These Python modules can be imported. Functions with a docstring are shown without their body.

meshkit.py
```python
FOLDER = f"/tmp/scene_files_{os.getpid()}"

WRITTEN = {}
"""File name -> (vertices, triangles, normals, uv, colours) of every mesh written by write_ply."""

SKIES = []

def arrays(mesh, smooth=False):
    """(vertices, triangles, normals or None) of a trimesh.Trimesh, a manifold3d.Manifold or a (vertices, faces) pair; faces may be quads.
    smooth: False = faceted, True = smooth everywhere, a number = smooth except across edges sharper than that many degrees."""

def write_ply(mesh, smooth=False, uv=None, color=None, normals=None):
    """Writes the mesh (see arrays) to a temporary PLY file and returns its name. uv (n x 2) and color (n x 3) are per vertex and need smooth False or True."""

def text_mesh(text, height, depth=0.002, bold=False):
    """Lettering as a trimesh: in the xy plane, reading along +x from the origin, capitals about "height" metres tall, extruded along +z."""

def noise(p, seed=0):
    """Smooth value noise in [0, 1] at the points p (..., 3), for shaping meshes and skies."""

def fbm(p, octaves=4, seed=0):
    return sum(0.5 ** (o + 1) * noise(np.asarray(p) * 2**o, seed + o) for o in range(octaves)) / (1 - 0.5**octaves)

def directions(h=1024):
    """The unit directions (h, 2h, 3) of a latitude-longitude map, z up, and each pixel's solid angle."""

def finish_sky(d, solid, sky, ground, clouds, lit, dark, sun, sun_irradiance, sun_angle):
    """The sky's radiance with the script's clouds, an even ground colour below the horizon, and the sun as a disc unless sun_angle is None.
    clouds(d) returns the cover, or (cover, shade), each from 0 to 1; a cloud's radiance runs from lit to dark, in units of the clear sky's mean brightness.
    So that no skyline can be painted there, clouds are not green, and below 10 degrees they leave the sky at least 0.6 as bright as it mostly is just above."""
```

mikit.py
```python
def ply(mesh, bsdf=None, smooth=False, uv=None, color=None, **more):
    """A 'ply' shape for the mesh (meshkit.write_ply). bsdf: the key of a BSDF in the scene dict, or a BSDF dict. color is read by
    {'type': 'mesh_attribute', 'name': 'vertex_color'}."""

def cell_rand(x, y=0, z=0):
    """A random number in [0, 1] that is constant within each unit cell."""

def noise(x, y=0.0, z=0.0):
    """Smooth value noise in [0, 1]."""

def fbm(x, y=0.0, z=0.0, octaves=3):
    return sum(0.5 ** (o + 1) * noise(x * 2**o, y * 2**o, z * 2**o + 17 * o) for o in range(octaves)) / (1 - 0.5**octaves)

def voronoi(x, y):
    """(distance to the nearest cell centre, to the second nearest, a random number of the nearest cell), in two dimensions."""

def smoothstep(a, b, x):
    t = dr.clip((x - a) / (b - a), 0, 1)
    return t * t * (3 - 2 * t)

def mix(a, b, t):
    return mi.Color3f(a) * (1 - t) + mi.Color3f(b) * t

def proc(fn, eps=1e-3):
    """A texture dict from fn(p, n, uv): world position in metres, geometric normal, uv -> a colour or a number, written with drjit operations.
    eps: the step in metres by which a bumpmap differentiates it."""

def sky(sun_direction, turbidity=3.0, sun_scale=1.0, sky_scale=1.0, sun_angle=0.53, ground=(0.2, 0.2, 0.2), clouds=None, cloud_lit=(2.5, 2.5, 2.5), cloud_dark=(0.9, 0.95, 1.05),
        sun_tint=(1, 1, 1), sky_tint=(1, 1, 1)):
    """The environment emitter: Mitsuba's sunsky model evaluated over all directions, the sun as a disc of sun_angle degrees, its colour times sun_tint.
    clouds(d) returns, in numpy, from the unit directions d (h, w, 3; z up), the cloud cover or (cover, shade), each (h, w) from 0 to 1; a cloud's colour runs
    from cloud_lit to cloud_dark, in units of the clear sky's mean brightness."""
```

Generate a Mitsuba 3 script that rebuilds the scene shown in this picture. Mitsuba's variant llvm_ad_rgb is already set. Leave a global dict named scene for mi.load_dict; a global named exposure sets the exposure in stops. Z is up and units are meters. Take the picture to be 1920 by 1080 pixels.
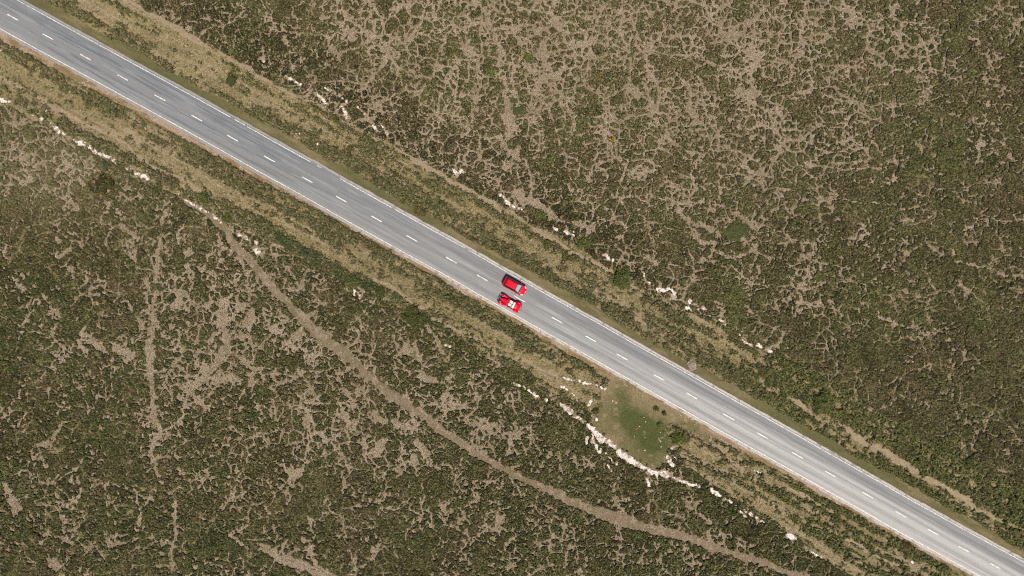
import math, random
import numpy as np, trimesh, manifold3d as m3, drjit as dr, mitsuba as mi
from scipy.spatial import cKDTree
from scipy import ndimage as ndi
from shapely.geometry import Polygon
import mikit
from mikit import noise, fbm, voronoi, cell_rand, smoothstep, mix

T = mi.ScalarTransform4f
# ------------------------------------------------------------------ camera, sky, exposure
M = 13.0                                   # survey units per metre (plan drawn at 13 units to the metre, origin in the north-west)
HEIGHT = 960 / M / math.tan(math.radians(36.5))
exposure = 1.78
scene, labels = {}, {}
scene['camera'] = {'type': 'perspective', 'fov': 73.0, 'fov_axis': 'x', 'near_clip': 0.5, 'far_clip': 9000.0,
                   'to_world': T().look_at([0, 0, HEIGHT], [0, 0, 0], [0, 1, 0])}
scene['sky_light'] = mikit.sky((0.16, -0.50, 1.0), turbidity=3, sky_scale=0.52, sun_tint=(0.95, 1.0, 1.06))

rng = np.random.default_rng(7)
random.seed(7)

# ------------------------------------------------------------------ plan helpers
def P(u, v): return (u - 960.0) / M, (540.0 - v) / M

CL = np.array([(-420, -222), (-120, -49), (25, 33), (91, 69.5), (161, 107.5), (231, 146), (301, 184), (370, 222), (437, 259.5), (506, 298.5), (577, 337.5), (641, 374),
               (707, 411), (773, 447.5), (847, 488), (905, 521.5), (975, 561), (1045, 600.5), (1108, 635.5), (1167, 669.5), (1236, 708), (1298, 743),
               (1367, 782), (1430, 817), (1496, 854), (1558, 889.5), (1627, 928.5), (1690, 965), (1750, 998), (1808, 1030), (1867, 1062), (2050, 1164), (2400, 1360)], float)
def centre_v(u):
    c = np.interp(u, CL[:, 0], CL[:, 1])
    return c
COS = 0.8725
def road_t(u, v):                          # units across the road from its centre line, + to the north-east
    return (centre_v(u) - v) * COS
def road_s(u, v): return u * 0.8725 + v * 0.4886
def along(u, t):                           # plan point at u on the centre line, t across
    return u + t * 0.4886, centre_v(u) - t * 0.8725

def lattice(seed): return np.random.default_rng(seed).random((256, 256)).astype(np.float32)
_L = {}
def vn(x, y, seed=0):
    g = _L.setdefault(seed, lattice(seed + 900))
    xi, yi = np.floor(x), np.floor(y)
    fx, fy = (x - xi).astype(np.float32), (y - yi).astype(np.float32)
    fx = fx * fx * (3 - 2 * fx); fy = fy * fy * (3 - 2 * fy)
    a, b = xi.astype(np.int32) & 255, yi.astype(np.int32) & 255
    a1, b1 = (a + 1) & 255, (b + 1) & 255
    return (g[a, b] * (1 - fx) + g[a1, b] * fx) * (1 - fy) + (g[a, b1] * (1 - fx) + g[a1, b1] * fx) * fy
def fb(x, y, scale, seed=0, octaves=4, gain=0.5):
    s = 0; w = 0; k = 1.0 / scale; a = 1.0
    for o in range(octaves):
        s = s + a * vn(x * k + 13.7 * o, y * k + 7.1 * o, seed + o); w += a; k *= 2.03; a *= gain
    return s / w
def sstep(a, b, x):
    t = np.clip((x - a) / (b - a), 0, 1); return t * t * (3 - 2 * t)
def ranked(a):
    r = np.empty(a.size, np.float32); r[np.argsort(a, axis=None)] = np.linspace(0, 1, a.size, dtype=np.float32); return r.reshape(a.shape)

# ------------------------------------------------------------------ relief of the ground
HOLLOW = np.array([(1124, 784), (1140, 776), (1158, 772), (1182, 773), (1207, 779), (1233, 797), (1254, 815), (1257, 838), (1246, 861), (1237, 877), (1212, 874), (1182, 857), (1148, 831), (1129, 806)], float)
def relief(x, y):
    u, v = x * M + 960, 540 - y * M
    t = np.abs(road_t(u, v)) / M
    h = (fb(x, y, 17.0, 40, 2) - 0.5) * 0.7 * sstep(5, 14, t)
    fade = sstep(92, 78, np.abs(x)) * sstep(56, 46, np.abs(y))
    hx, hy = P(1192, 822)
    c, s = math.cos(-0.62), math.sin(-0.62)
    a, b = (x - hx) * c + (y - hy) * s, -(x - hx) * s + (y - hy) * c
    return (h - 0.35 * np.exp(-(a / 5.0) ** 2 - (b / 3.2) ** 2)) * fade - 0.03

# ------------------------------------------------------------------ trails and bare ground on the plan (u, v) with widths
SOIL = [(5, [(907, 17), (923, 57), (933, 87), (940, 123), (947, 150), (950, 187), (957, 213)]), (13, [(956, 215), (960, 236)]), (7, [(960, 233), (950, 260), (948, 275), (953, 287), (967, 282)]),
 (5, [(953, 287), (985, 302), (992, 320), (995, 365), (1002, 382)]), (9, [(962, 365), (985, 372), (1002, 382), (1020, 395), (1042, 405)]), (4, [(1042, 405), (1075, 418), (1105, 432)]), (8, [(1080, 420), (1110, 428)]),
 (7, [(1040, 0), (1040, 33), (1050, 48), (1036, 58)]), (8, [(1010, 55), (1030, 52), (1054, 45)]), (7, [(1023, 78), (1022, 100)]), (5, [(973, 127), (960, 125)]), (6, [(1055, 128), (1017, 153), (997, 180), (990, 207)]), (6, [(1017, 153), (1010, 140), (980, 122)]),
 (4, [(873, 130), (853, 110)]), (5, [(847, 37), (853, 60), (883, 93), (890, 103)]), (10, [(660, 58), (661, 72)]), (5, [(640, 50), (655, 58), (640, 70)]), (4, [(845, 178), (853, 172), (872, 180)]), (4, [(870, 42), (880, 67)]), (6, [(872, 90), (887, 102)]),
 (6, [(533, 70), (535, 78)]), (6, [(618, 86), (626, 92), (637, 104)]), (6, [(730, 110), (740, 108), (752, 100), (735, 113)]), (4, [(600, 33), (630, 48), (647, 40)]), (4, [(700, 85), (725, 100), (737, 110)]), (5, [(752, 245), (758, 250)]), (5, [(890, 170), (893, 190), (900, 205)]),
 (11, [(1384, 170), (1396, 180), (1412, 172)]), (9, [(1462, 272), (1463, 283)]), (3, [(1717, 0), (1717, 53), (1727, 90), (1723, 140), (1716, 170)]), (3.5, [(1853, 60), (1853, 100), (1850, 183), (1847, 240), (1840, 277), (1827, 313)]), (7, [(1842, 262), (1836, 285)]), (4, [(1815, 258), (1838, 272)]),
 (5, [(1507, 10), (1507, 27), (1500, 87), (1487, 123), (1480, 150)]), (4, [(1460, 283), (1449, 320), (1443, 350)]), (3.5, [(1460, 197), (1460, 240), (1462, 275)]), (4.5, [(1350, 230), (1350, 270), (1351, 310), (1350, 345), (1352, 377)]), (4, [(1412, 395), (1417, 412), (1420, 470), (1421, 510)]), (7, [(1416, 462), (1420, 475)]),
 (7, [(1270, 395), (1282, 407), (1300, 418), (1325, 428), (1342, 438)]), (6, [(1296, 428), (1305, 441), (1318, 452), (1338, 458)]), (8, [(1380, 400), (1398, 412), (1410, 420)]), (5, [(1335, 455), (1340, 477), (1360, 482), (1400, 478)]), (6, [(1322, 490), (1338, 492)]), (5, [(1342, 438), (1352, 448)]),
 (5, [(1135, 262), (1142, 285), (1152, 290), (1167, 305)]), (6, [(1180, 320), (1205, 330), (1225, 320)]), (4, [(1120, 292), (1142, 288)]), (4, [(1557, 362), (1557, 380), (1570, 410)]), (5, [(1460, 443), (1478, 450)]), (3.5, [(1478, 450), (1507, 463), (1525, 485), (1540, 500), (1510, 530)]), (4, [(1580, 447), (1610, 445), (1633, 437)]),
 (4, [(1697, 477), (1720, 463)]), (4.5, [(1733, 450), (1750, 465), (1763, 483)]), (3.5, [(1790, 470), (1790, 490), (1847, 500), (1880, 520), (1920, 515)]), (4, [(1647, 593), (1660, 598), (1687, 610)]), (3, [(1687, 610), (1747, 627), (1807, 653)]), (3, [(1407, 493), (1408, 560), (1403, 600)]),
 (3, [(1480, 560), (1500, 580), (1600, 555)]), (3, [(1790, 640), (1780, 700), (1800, 780)]), (3, [(1600, 470), (1620, 520), (1700, 545)]), (5, [(1340, 570), (1355, 580), (1350, 595)]),
 # south-western heath
 (5, [(313, 370), (303, 420), (296, 455)]), (6, [(296, 455), (293, 493), (290, 530)]), (6, [(290, 550), (287, 593), (283, 643)]), (9, [(283, 640), (280, 693), (287, 740)]), (9, [(287, 740), (297, 803), (300, 820)]), (6, [(297, 803), (284, 850), (290, 880), (303, 907)]),
 (5, [(340, 425), (335, 450)]), (5, [(353, 437), (353, 493), (353, 530)]), (7, [(356, 500), (353, 545), (338, 556), (325, 575)]), (4, [(410, 440), (410, 493)]), (9, [(473, 587), (465, 610), (470, 640)]), (12, [(422, 570), (415, 600), (425, 640)]), (10, [(425, 655), (400, 690), (362, 725), (350, 750)]), (5, [(440, 600), (380, 650), (367, 690)]), (8, [(350, 725), (400, 710), (450, 715)]),
 (4, [(157, 503), (167, 540), (180, 573)]), (5, [(83, 553), (95, 570), (107, 587)]), (6, [(227, 423), (240, 435), (262, 448)]), (5, [(253, 447), (253, 493)]), (5, [(240, 570), (255, 590), (267, 613)]), (5, [(273, 527), (277, 567)]), (5, [(130, 500), (140, 520)]), (8, [(110, 480), (125, 470)]), (6, [(105, 450), (112, 455)]),
 (5, [(107, 930), (113, 950), (117, 980), (130, 1013)]), (10, [(93, 1055), (105, 1062)]), (9, [(122, 1010), (132, 1018)]), (5, [(7, 907), (23, 937)]), (12, [(22, 935), (28, 955)]), (4, [(47, 970), (80, 1000), (107, 1010)]), (6, [(77, 863), (82, 875)]), (7, [(73, 837), (92, 832)]), (5, [(95, 830), (112, 800)]), (4, [(137, 890), (150, 927)]),
 (12, [(550, 887), (557, 886)]), (10, [(493, 1025), (533, 1047)]), (12, [(533, 1047), (560, 1055), (583, 1066), (620, 1085)]), (5, [(567, 1000), (575, 1030), (590, 1055)]), (4, [(430, 1000), (450, 1015), (475, 1040)]), (5, [(327, 947), (330, 985), (327, 1020)]), (6, [(326, 1010), (318, 1075)]), (4, [(333, 847), (337, 887)]), (5, [(353, 740), (347, 773), (340, 800)]),
 (7, [(580, 773), (573, 807)]), (9, [(578, 780), (572, 795)]), (4, [(260, 907), (260, 970), (253, 1013)]), (4, [(750, 855), (752, 880), (755, 900)]), (4, [(1217, 893), (1217, 920), (1217, 953), (1222, 965)]), (4, [(1227, 1007), (1233, 1040), (1247, 1073)]), (4, [(1040, 967), (1057, 985), (1067, 1007)]),
 (4.5, [(1280, 937), (1313, 967), (1340, 990)]), (4, [(1340, 990), (1360, 1003), (1407, 1023)]), (5, [(1507, 1023), (1530, 1037), (1557, 1052)]), (8, [(770, 860), (780, 870)]), (8, [(700, 780), (720, 790)]), (6, [(745, 650), (760, 665)]), (8, [(790, 705), (815, 715)]), (10, [(700, 850), (720, 830)]), (5, [(815, 640), (830, 660), (845, 670)]),
 (10, [(740, 790), (760, 800)]), (8, [(780, 830), (800, 850)]), (8, [(640, 780), (660, 800)]), (9, [(220, 655), (245, 670)]), (8, [(180, 640), (195, 655)]), (5, [(665, 735), (690, 725)]), (6, [(560, 700), (600, 745)])]
PATH = [(8, [(350, 377), (370, 390), (390, 400)]), (9, [(390, 400), (405, 415), (425, 435)]), (9, [(425, 435), (440, 460), (475, 494), (517, 548), (555, 585)]), (12, [(555, 585), (587, 617)]), (12, [(587, 617), (620, 645), (655, 672)]), (9, [(655, 672), (692, 705), (730, 740)]), (11, [(730, 740), (767, 762)]), (9, [(767, 762), (800, 785), (830, 808)]),
        (8, [(830, 808), (880, 843), (940, 877)]), (8, [(940, 877), (990, 902), (1030, 918)]), (10, [(1030, 918), (1057, 933), (1123, 960)]), (13, [(1123, 960), (1190, 983)]), (10, [(1190, 983), (1280, 1005), (1347, 1030)]), (8, [(1347, 1030), (1413, 1050), (1480, 1073), (1560, 1100)])]
TRACK = [(4, [(-60, 115), (0, 145), (25, 160), (75, 185)]), (5, [(75, 185), (125, 215), (160, 235), (200, 248), (235, 268)]), (5, [(235, 268), (262, 290), (287, 312)]), (6, [(287, 312), (312, 325), (350, 342), (372, 356)]), (5, [(372, 356), (395, 372), (420, 395)]), (4, [(420, 395), (450, 430), (530, 465)]), (4, [(700, 525), (742, 545), (770, 570)]), (4, [(770, 570), (805, 590), (835, 607)]), (5, [(835, 607), (870, 622), (917, 652), (940, 665)]), (5, [(960, 668), (1010, 690), (1045, 705)]), (6, [(240, 245), (262, 265)]),
         (8, [(235, 0), (250, 7), (280, 22), (325, 47)]), (10, [(325, 47), (360, 66), (400, 84)]), (9, [(400, 84), (440, 108), (470, 128)]), (6, [(470, 128), (510, 155), (560, 180), (620, 205)]), (5, [(620, 205), (645, 225), (680, 245), (720, 270)]), (9, [(745, 280), (770, 296), (790, 308)]), (8, [(790, 308), (820, 326), (850, 345)]), (7, [(850, 345), (900, 370), (940, 396)]), (6, [(1000, 432), (1035, 452), (1075, 472)]), (6, [(1075, 472), (1112, 492), (1150, 515)]), (5, [(1180, 535), (1240, 560), (1300, 590), (1350, 615)]),
         (5, [(1430, 720), (1460, 738)]), (7, [(1485, 752), (1505, 762)]), (6, [(1505, 762), (1527, 777)]), (4, [(1527, 777), (1587, 807)]), (8, [(1587, 807), (1627, 833)]), (9, [(1640, 838), (1693, 867), (1715, 880)]), (8, [(1735, 893), (1770, 912), (1813, 940)]), (6, [(1813, 940), (1850, 962), (1880, 980)]),
         (6, [(1290, 770), (1320, 800), (1345, 835)]), (4, [(1335, 820), (1360, 855), (1390, 880), (1415, 905)]), (4, [(1280, 855), (1320, 872), (1360, 885)]), (5, [(1480, 912), (1520, 935), (1560, 960)]), (5, [(1590, 1010), (1640, 1040), (1690, 1065)]), (4, [(1500, 950), (1540, 965)]), (4, [(940, 560), (900, 540)])]
CHALK = [(4, [(-8, 180), (0, 185), (17, 191)]), (3, [(80, 203), (84, 207)]), (3.5, [(84, 226), (87, 231)]), (3, [(60, 215), (85, 225), (100, 237)]), (4.5, [(103, 239), (112, 246)]), (2.6, [(112, 246), (130, 256), (147, 267)]), (6, [(150, 268), (163, 274)]), (4.5, [(163, 274), (185, 287), (200, 294)]), (3, [(200, 294), (225, 306), (240, 315)]), (4, [(240, 315), (252, 321), (264, 327)]), (5, [(266, 328), (277, 336)]), (3, [(335, 367), (350, 377)]), (3, [(350, 377), (370, 390), (390, 398)]), (3, [(400, 405), (415, 420)]),
         (5, [(1051, 760), (1062, 768), (1074, 777)]), (4, [(1074, 777), (1094, 791), (1109, 803)]), (6, [(1109, 803), (1120, 812), (1132, 823)]), (8, [(1120, 815), (1128, 828)]), (5, [(1135, 825), (1145, 834), (1160, 848)]), (7, [(1160, 848), (1170, 856), (1184, 865)]), (5, [(1184, 865), (1205, 877), (1222, 884)]), (6, [(1222, 884), (1235, 888), (1250, 889)]), (3, [(1215, 888), (1216, 912)]),
         (3, [(1110, 815), (1112, 830), (1125, 848)]), (2.5, [(1136, 850), (1150, 868), (1158, 872)]), (2.5, [(1140, 872), (1146, 882)]), (3, [(1102, 822), (1100, 830)]), (3, [(1060, 707), (1075, 713), (1095, 717)]), (3.5, [(1095, 717), (1118, 723), (1133, 729)]), (2.5, [(1045, 719), (1060, 728), (1073, 738), (1082, 750), (1090, 765)]), (3, [(1110, 780), (1122, 790)]), (4, [(1103, 762), (1108, 750)]), (2, [(1142, 749), (1157, 757)]),
         (5, [(1262, 843), (1258, 850)]), (4, [(1250, 856), (1256, 868), (1262, 872)]), (3, [(1262, 850), (1268, 862)]), (3, [(1262, 896), (1280, 903), (1300, 908)]), (4, [(1300, 908), (1313, 913)]), (5.5, [(1335, 920), (1344, 926)]), (3, [(1344, 926), (1373, 943)]), (2.5, [(1373, 943), (1397, 967), (1405, 978)]), (3, [(1397, 958), (1415, 970), (1433, 981)]), (2, [(1505, 1023), (1530, 1040), (1553, 1052)]), (3, [(1410, 883), (1425, 887)]), (6, [(1480, 1005), (1486, 1010)]), (3, [(1700, 1048), (1712, 1056)]),
         (2.6, [(965, 719), (985, 730), (1000, 738)]), (3.5, [(1000, 738), (1012, 745), (1024, 750)]), (3, [(837, 646), (846, 650)]), (2, [(666, 545), (680, 555)]), (4, [(478, 468), (485, 474)]), (3, [(440, 435), (448, 441)]), (2.5, [(665, 552), (680, 560)]), (2.5, [(430, 430), (460, 445), (480, 457)]),
         (3, [(490, 108), (494, 114)]), (3, [(535, 143), (548, 150), (562, 158)]), (3, [(592, 174), (600, 184), (611, 195)]), (2.5, [(640, 200), (647, 212), (653, 224)]), (3, [(672, 200), (684, 213)]), (3.5, [(697, 228), (703, 240), (708, 250)]), (3.5, [(712, 230), (718, 240), (726, 250)]), (2.5, [(600, 160), (625, 172), (650, 190)]), (5, [(850, 319), (857, 325)]), (4.5, [(857, 326), (868, 322)]),
         (4, [(935, 363), (941, 368), (953, 380)]), (2.5, [(940, 380), (955, 384)]), (2.5, [(962, 386), (990, 400)]), (3.5, [(1037, 426), (1044, 429)]), (4, [(1058, 434), (1063, 440)]), (2.5, [(1075, 436), (1072, 450)]), (3.5, [(1128, 478), (1136, 478), (1142, 484)]), (3, [(1150, 488), (1160, 498), (1166, 500)]), (2.5, [(1203, 508), (1210, 526), (1222, 532)]), (4.5, [(1235, 543), (1248, 546), (1258, 541)]), (6, [(1262, 548), (1265, 557)]), (5, [(1290, 563), (1292, 567)]), (3, [(1286, 577), (1298, 580), (1318, 579)]), (2.5, [(1385, 628), (1395, 640), (1410, 648)]), (2, [(1345, 600), (1370, 612), (1390, 622)]), (4.5, [(1420, 646), (1426, 650)]), (5, [(1440, 656), (1446, 660)]), (3, [(1452, 664), (1458, 668)]),
         (2.5, [(1510, 688), (1520, 697)]), (3, [(312, 118), (314, 121)]), (3, [(128, 168), (138, 178)]), (2.5, [(272, 242), (272, 255)]), (3, [(556, 249), (562, 251)]), (3.2, [(597, 270), (602, 273)]), (2.5, [(220, 0), (225, 4)])]

def strokes(lines, X, Y, jitter=0.0):
    """max over the strokes of (width - distance), in units, at the points."""
    pts, wid = [], []
    for w, l in lines:
        l = np.array(l, float)
        for a, b in zip(l[:-1], l[1:]):
            n = max(2, int(np.hypot(*(b - a)) / 1.5) + 1)
            s = np.linspace(0, 1, n)[:, None]
            pts.append(a + (b - a) * s); wid.append(np.full(n, w))
    pts, wid = np.vstack(pts), np.concatenate(wid)
    d, i = cKDTree(pts).query(np.stack([X.ravel(), Y.ravel()], 1), k=3, distance_upper_bound=30, workers=-1)
    wid = np.append(wid, 0)
    return (wid[i] - np.where(np.isinf(d), 99, d)).max(1).reshape(X.shape).astype(np.float32)

# ------------------------------------------------------------------ vegetation fields on a 0.12 m grid
STEP = 0.108
gx = np.arange(-80, 80.01, STEP); gy = np.arange(-47, 47.01, STEP)
X, Y = np.meshgrid(gx, gy, indexing='ij')
jx = X + rng.uniform(-.045, .045, X.shape); jy = Y + rng.uniform(-.045, .045, X.shape)
WX, WY = X + 1.1 * (fb(X, Y, 1.6, 1, 3) - .5), Y + 1.1 * (fb(X, Y, 1.6, 5, 3) - .5)
U, V = WX * M + 960, 540 - WY * M            # plan units, wobbled
U0, V0 = X * M + 960, 540 - Y * M
TT = road_t(U0, V0) + 6 * (fb(X, Y, 1.2, 9, 3) - .5)
SS = road_s(U0, V0)
GZ = relief(jx, jy)

def table(rows, u, v):                       # coarse survey table, one value per 120 units, smoothly interpolated
    a = ndi.zoom(np.array(rows, float), 1)
    return ndi.map_coordinates(a, [(v - 60) / 120., (u - 60) / 120.], order=1, mode='nearest').astype(np.float32)
OPEN = [[.3, .3, .3, .28, .22, .32, .36, .42, .52, .54, .56, .55, .48, .40, .30, .26],
        [.3, .3, .3, .25, .22, .27, .30, .36, .50, .50, .54, .54, .46, .36, .26, .26],
        [.50, .30, .3, .3, .3, .28, .24, .34, .33, .38, .48, .46, .36, .26, .20, .22],
        [.24, .16, .25, .22, .3, .3, .3, .3, .25, .25, .30, .34, .24, .20, .20, .20],
        [.16, .22, .34, .32, .33, .24, .2, .2, .2, .2, .24, .22, .16, .13, .17, .15],
        [.16, .24, .36, .44, .34, .33, .28, .2, .2, .2, .2, .2, .12, .12, .13, .13],
        [.16, .16, .34, .27, .33, .40, .40, .30, .24, .2, .2, .2, .12, .1, .1, .12],
        [.20, .12, .28, .24, .27, .32, .30, .28, .28, .27, .18, .16, .15, .1, .1, .1],
        [.20, .14, .22, .16, .20, .24, .24, .24, .28, .24, .26, .17, .12, .1, .1, .1]]
pale = table(OPEN, U0, V0)
north = TT > 0

def cracks(scale, seed, wx, wy):
    n = np.random.default_rng(seed)
    px, py = np.meshgrid(np.arange(-82, 82, scale), np.arange(-49, 49, scale), indexing='ij')
    pts = np.stack([px.ravel(), py.ravel()], 1) + n.uniform(-.48, .48, (px.size, 2)) * scale
    d, i = cKDTree(pts).query(np.stack([wx.ravel(), wy.ravel()], 1), k=2, workers=-1)
    return ((d[:, 1] - d[:, 0]) / scale).reshape(X.shape).astype(np.float32), n.random(len(pts))[i[:, 0]].reshape(X.shape).astype(np.float32)
c1, id1 = cracks(.95, 21, .6 * WX + .4 * X, .6 * WY + .4 * Y)
c2, id2 = cracks(1.7, 22, WX, WY)
c3, id3 = cracks(5.0, 23, WX + .5 * (WX - X), WY)
f1 = fb(X, Y, 2.2, 60, 5, .62); f2 = fb(X, Y, .55, 70, 3, .6)
ridge = 1 - np.abs(2 * fb(X, Y, 1.3, 80, 4, .6) - 1)
big = fb(X, Y, 9, 90, 3)
m1 = .45 + .75 * sstep(.35, .65, fb(X, Y, 1.7, 260, 3)); m2 = .5 + .7 * sstep(.35, .65, fb(X, Y, 3.2, 270, 3))
web = np.maximum(np.maximum(np.exp(-c1 * .95 / .22) * m1, np.exp(-c2 * 1.7 / .26) * m2), np.exp(-c3 * 5 / .30) * (.6 + .6 * m2))
Snorth = web + .75 * (f1 - .5) + .45 * (f2 - .5)
Ssouth = .8 * web + 1.15 * (f1 - .5) + .7 * (f2 - .5)
S = np.where(north, ranked(Snorth), ranked(Ssouth))
fine = ranked(fb(X, Y, .34, 240, 3, .75)); GR = rng.random(X.shape).astype(np.float32)
openness = S - (1 - np.clip(pale * np.where(north, .74, .80) + .25 * (big - .5), 0.03, .9))
openness = openness + np.where(north, .30, .58) * (fine - .5) * sstep(-.5, -.05, openness) + .14 * (GR - .5)
soil = strokes(SOIL, U, V) - 1.6; path = strokes(PATH, .5 * U + .5 * U0, .5 * V + .5 * V0) - 1.5 + 3.0 * (fb(X, Y, .6, 280, 3) - .5); track = strokes(TRACK, U, V); chalk = strokes(CHALK, .4 * U + .6 * U0, .4 * V + .6 * V0)
chalk = chalk - np.where(north, 2.4, 1.9) - 5.0 * (fb(X, Y, .8, 250, 3) - .42) + 4.5 * (ranked(fb(X, Y, .36, 255, 3, .75)) - .5) + 1.2 * (rng.random(X.shape) - .5)
rag = (f2 - .5)
openness = np.maximum(openness, np.clip((.85 * soil + 10 * rag) / 8, -1, .3) + .55 * (fine - .60) + .2 * (GR - .5))
thin = np.maximum(.17 - c2 * 1.7 + .10 * (m2 - .8), .20 - c3 * 5 + .12 * (m1 - .8)) / .3 + .35 * (fine - .5) - .55 * sstep(.62, .40, fb(X, Y, 2.6, 320, 3))
openness = np.maximum(openness, np.clip(thin - .35 * sstep(.36, .22, pale) - .12, -1, .2))
openness = np.maximum(openness, np.clip((path + 5 * rag) / 6, -1, .6) + .55 * (fine - .58))
openness = np.maximum(openness, np.clip((chalk + 1.5 + 6 * rag) / 5, -1, .6))

# zones: carriageway, mown verge, bracken belt, heath
a_t = np.abs(TT)
bound = np.where(north, np.interp(U0, [0, 430, 900, 1400, 1500, 1920], [128, 132, 136, 132, 148, 152]), np.interp(U0, [0, 200, 500, 1000, 1300, 1600, 1920], [150, 150, 138, 118, 118, 150, 152]))
belt = a_t + 16 * (fb(X, Y, 3, 100, 3) - .5) < bound
inner = np.where(north, 54 + 5 * (fb(SS / 13, X * 0, 5, 110, 2) - .5) * 2, np.interp(U0, [0, 480, 640, 760, 1000, 1100, 1140, 1300, 1480, 1920], [49, 45, 40, 42, 43, 46, 50, 50, 43, 42]) + 5 * (fb(SS / 13, X * 0, 3, 115, 3) - .5))
Su, Tu = SS / M, TT / M
streak = fb(Su / 7.0, Tu * 1.7, 1.0, 120, 5, .62)
patch = fb(X, Y, .9, 130, 4, .62)
def prof(t, xs, ys): return np.interp(t, xs, ys)
upL = prof(a_t, [50, 58, 70, 80, 95, 112, 125, 140], [.85, .8, .7, .3, .22, .3, .2, .3])
upM = prof(a_t, [50, 58, 78, 86, 96, 104, 114, 124, 130, 134, 140], [.9, .85, .75, .34, .42, .35, .55, .75, .5, .1, .6])
upR = prof(a_t, [50, 56, 72, 80, 88, 100, 150], [.85, .85, .8, .7, .8, .95, .97])
wl, wr = sstep(600, 380, U0), sstep(1330, 1480, U0)
up = upL * wl + upR * wr + upM * (1 - wl - wr)
loL = prof(a_t, [42, 48, 70, 84, 96, 108, 116, 150], [.85, .85, .75, .4, .3, .35, .7, .75])
loM = prof(a_t, [42, 48, 68, 76, 86, 100, 108, 114, 130, 140], [.9, .88, .82, .35, .28, .2, .5, .92, .92, .7])
loR = prof(a_t, [42, 50, 64, 80, 110, 150], [.85, .85, .62, .50, .52, .68])
wl, wr = sstep(420, 250, U0), sstep(1260, 1400, U0)
lo = loL * wl + loR * wr + loM * (1 - wl - wr)
fern_p = np.where(north, up, lo)
fr = ranked(.95 * streak + .6 * patch)
fern = fern_p - .14 - fr + .60 * (fine - .5) + .25 * (GR - .5)
fern = np.minimum(fern, (2.0 - track + 6 * (fine - .5)) / 8)
fern = np.where(chalk > -.5, -1, fern)
CLEAR = np.array([(1126, 738), (1148, 704), (1180, 722), (1215, 742), (1268, 772), (1318, 800), (1340, 832), (1318, 826), (1296, 806), (1272, 797), (1250, 800), (1257, 838), (1247, 862), (1238, 880), (1212, 878), (1150, 834), (1120, 808), (1112, 788), (1122, 764)], float)
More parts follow.
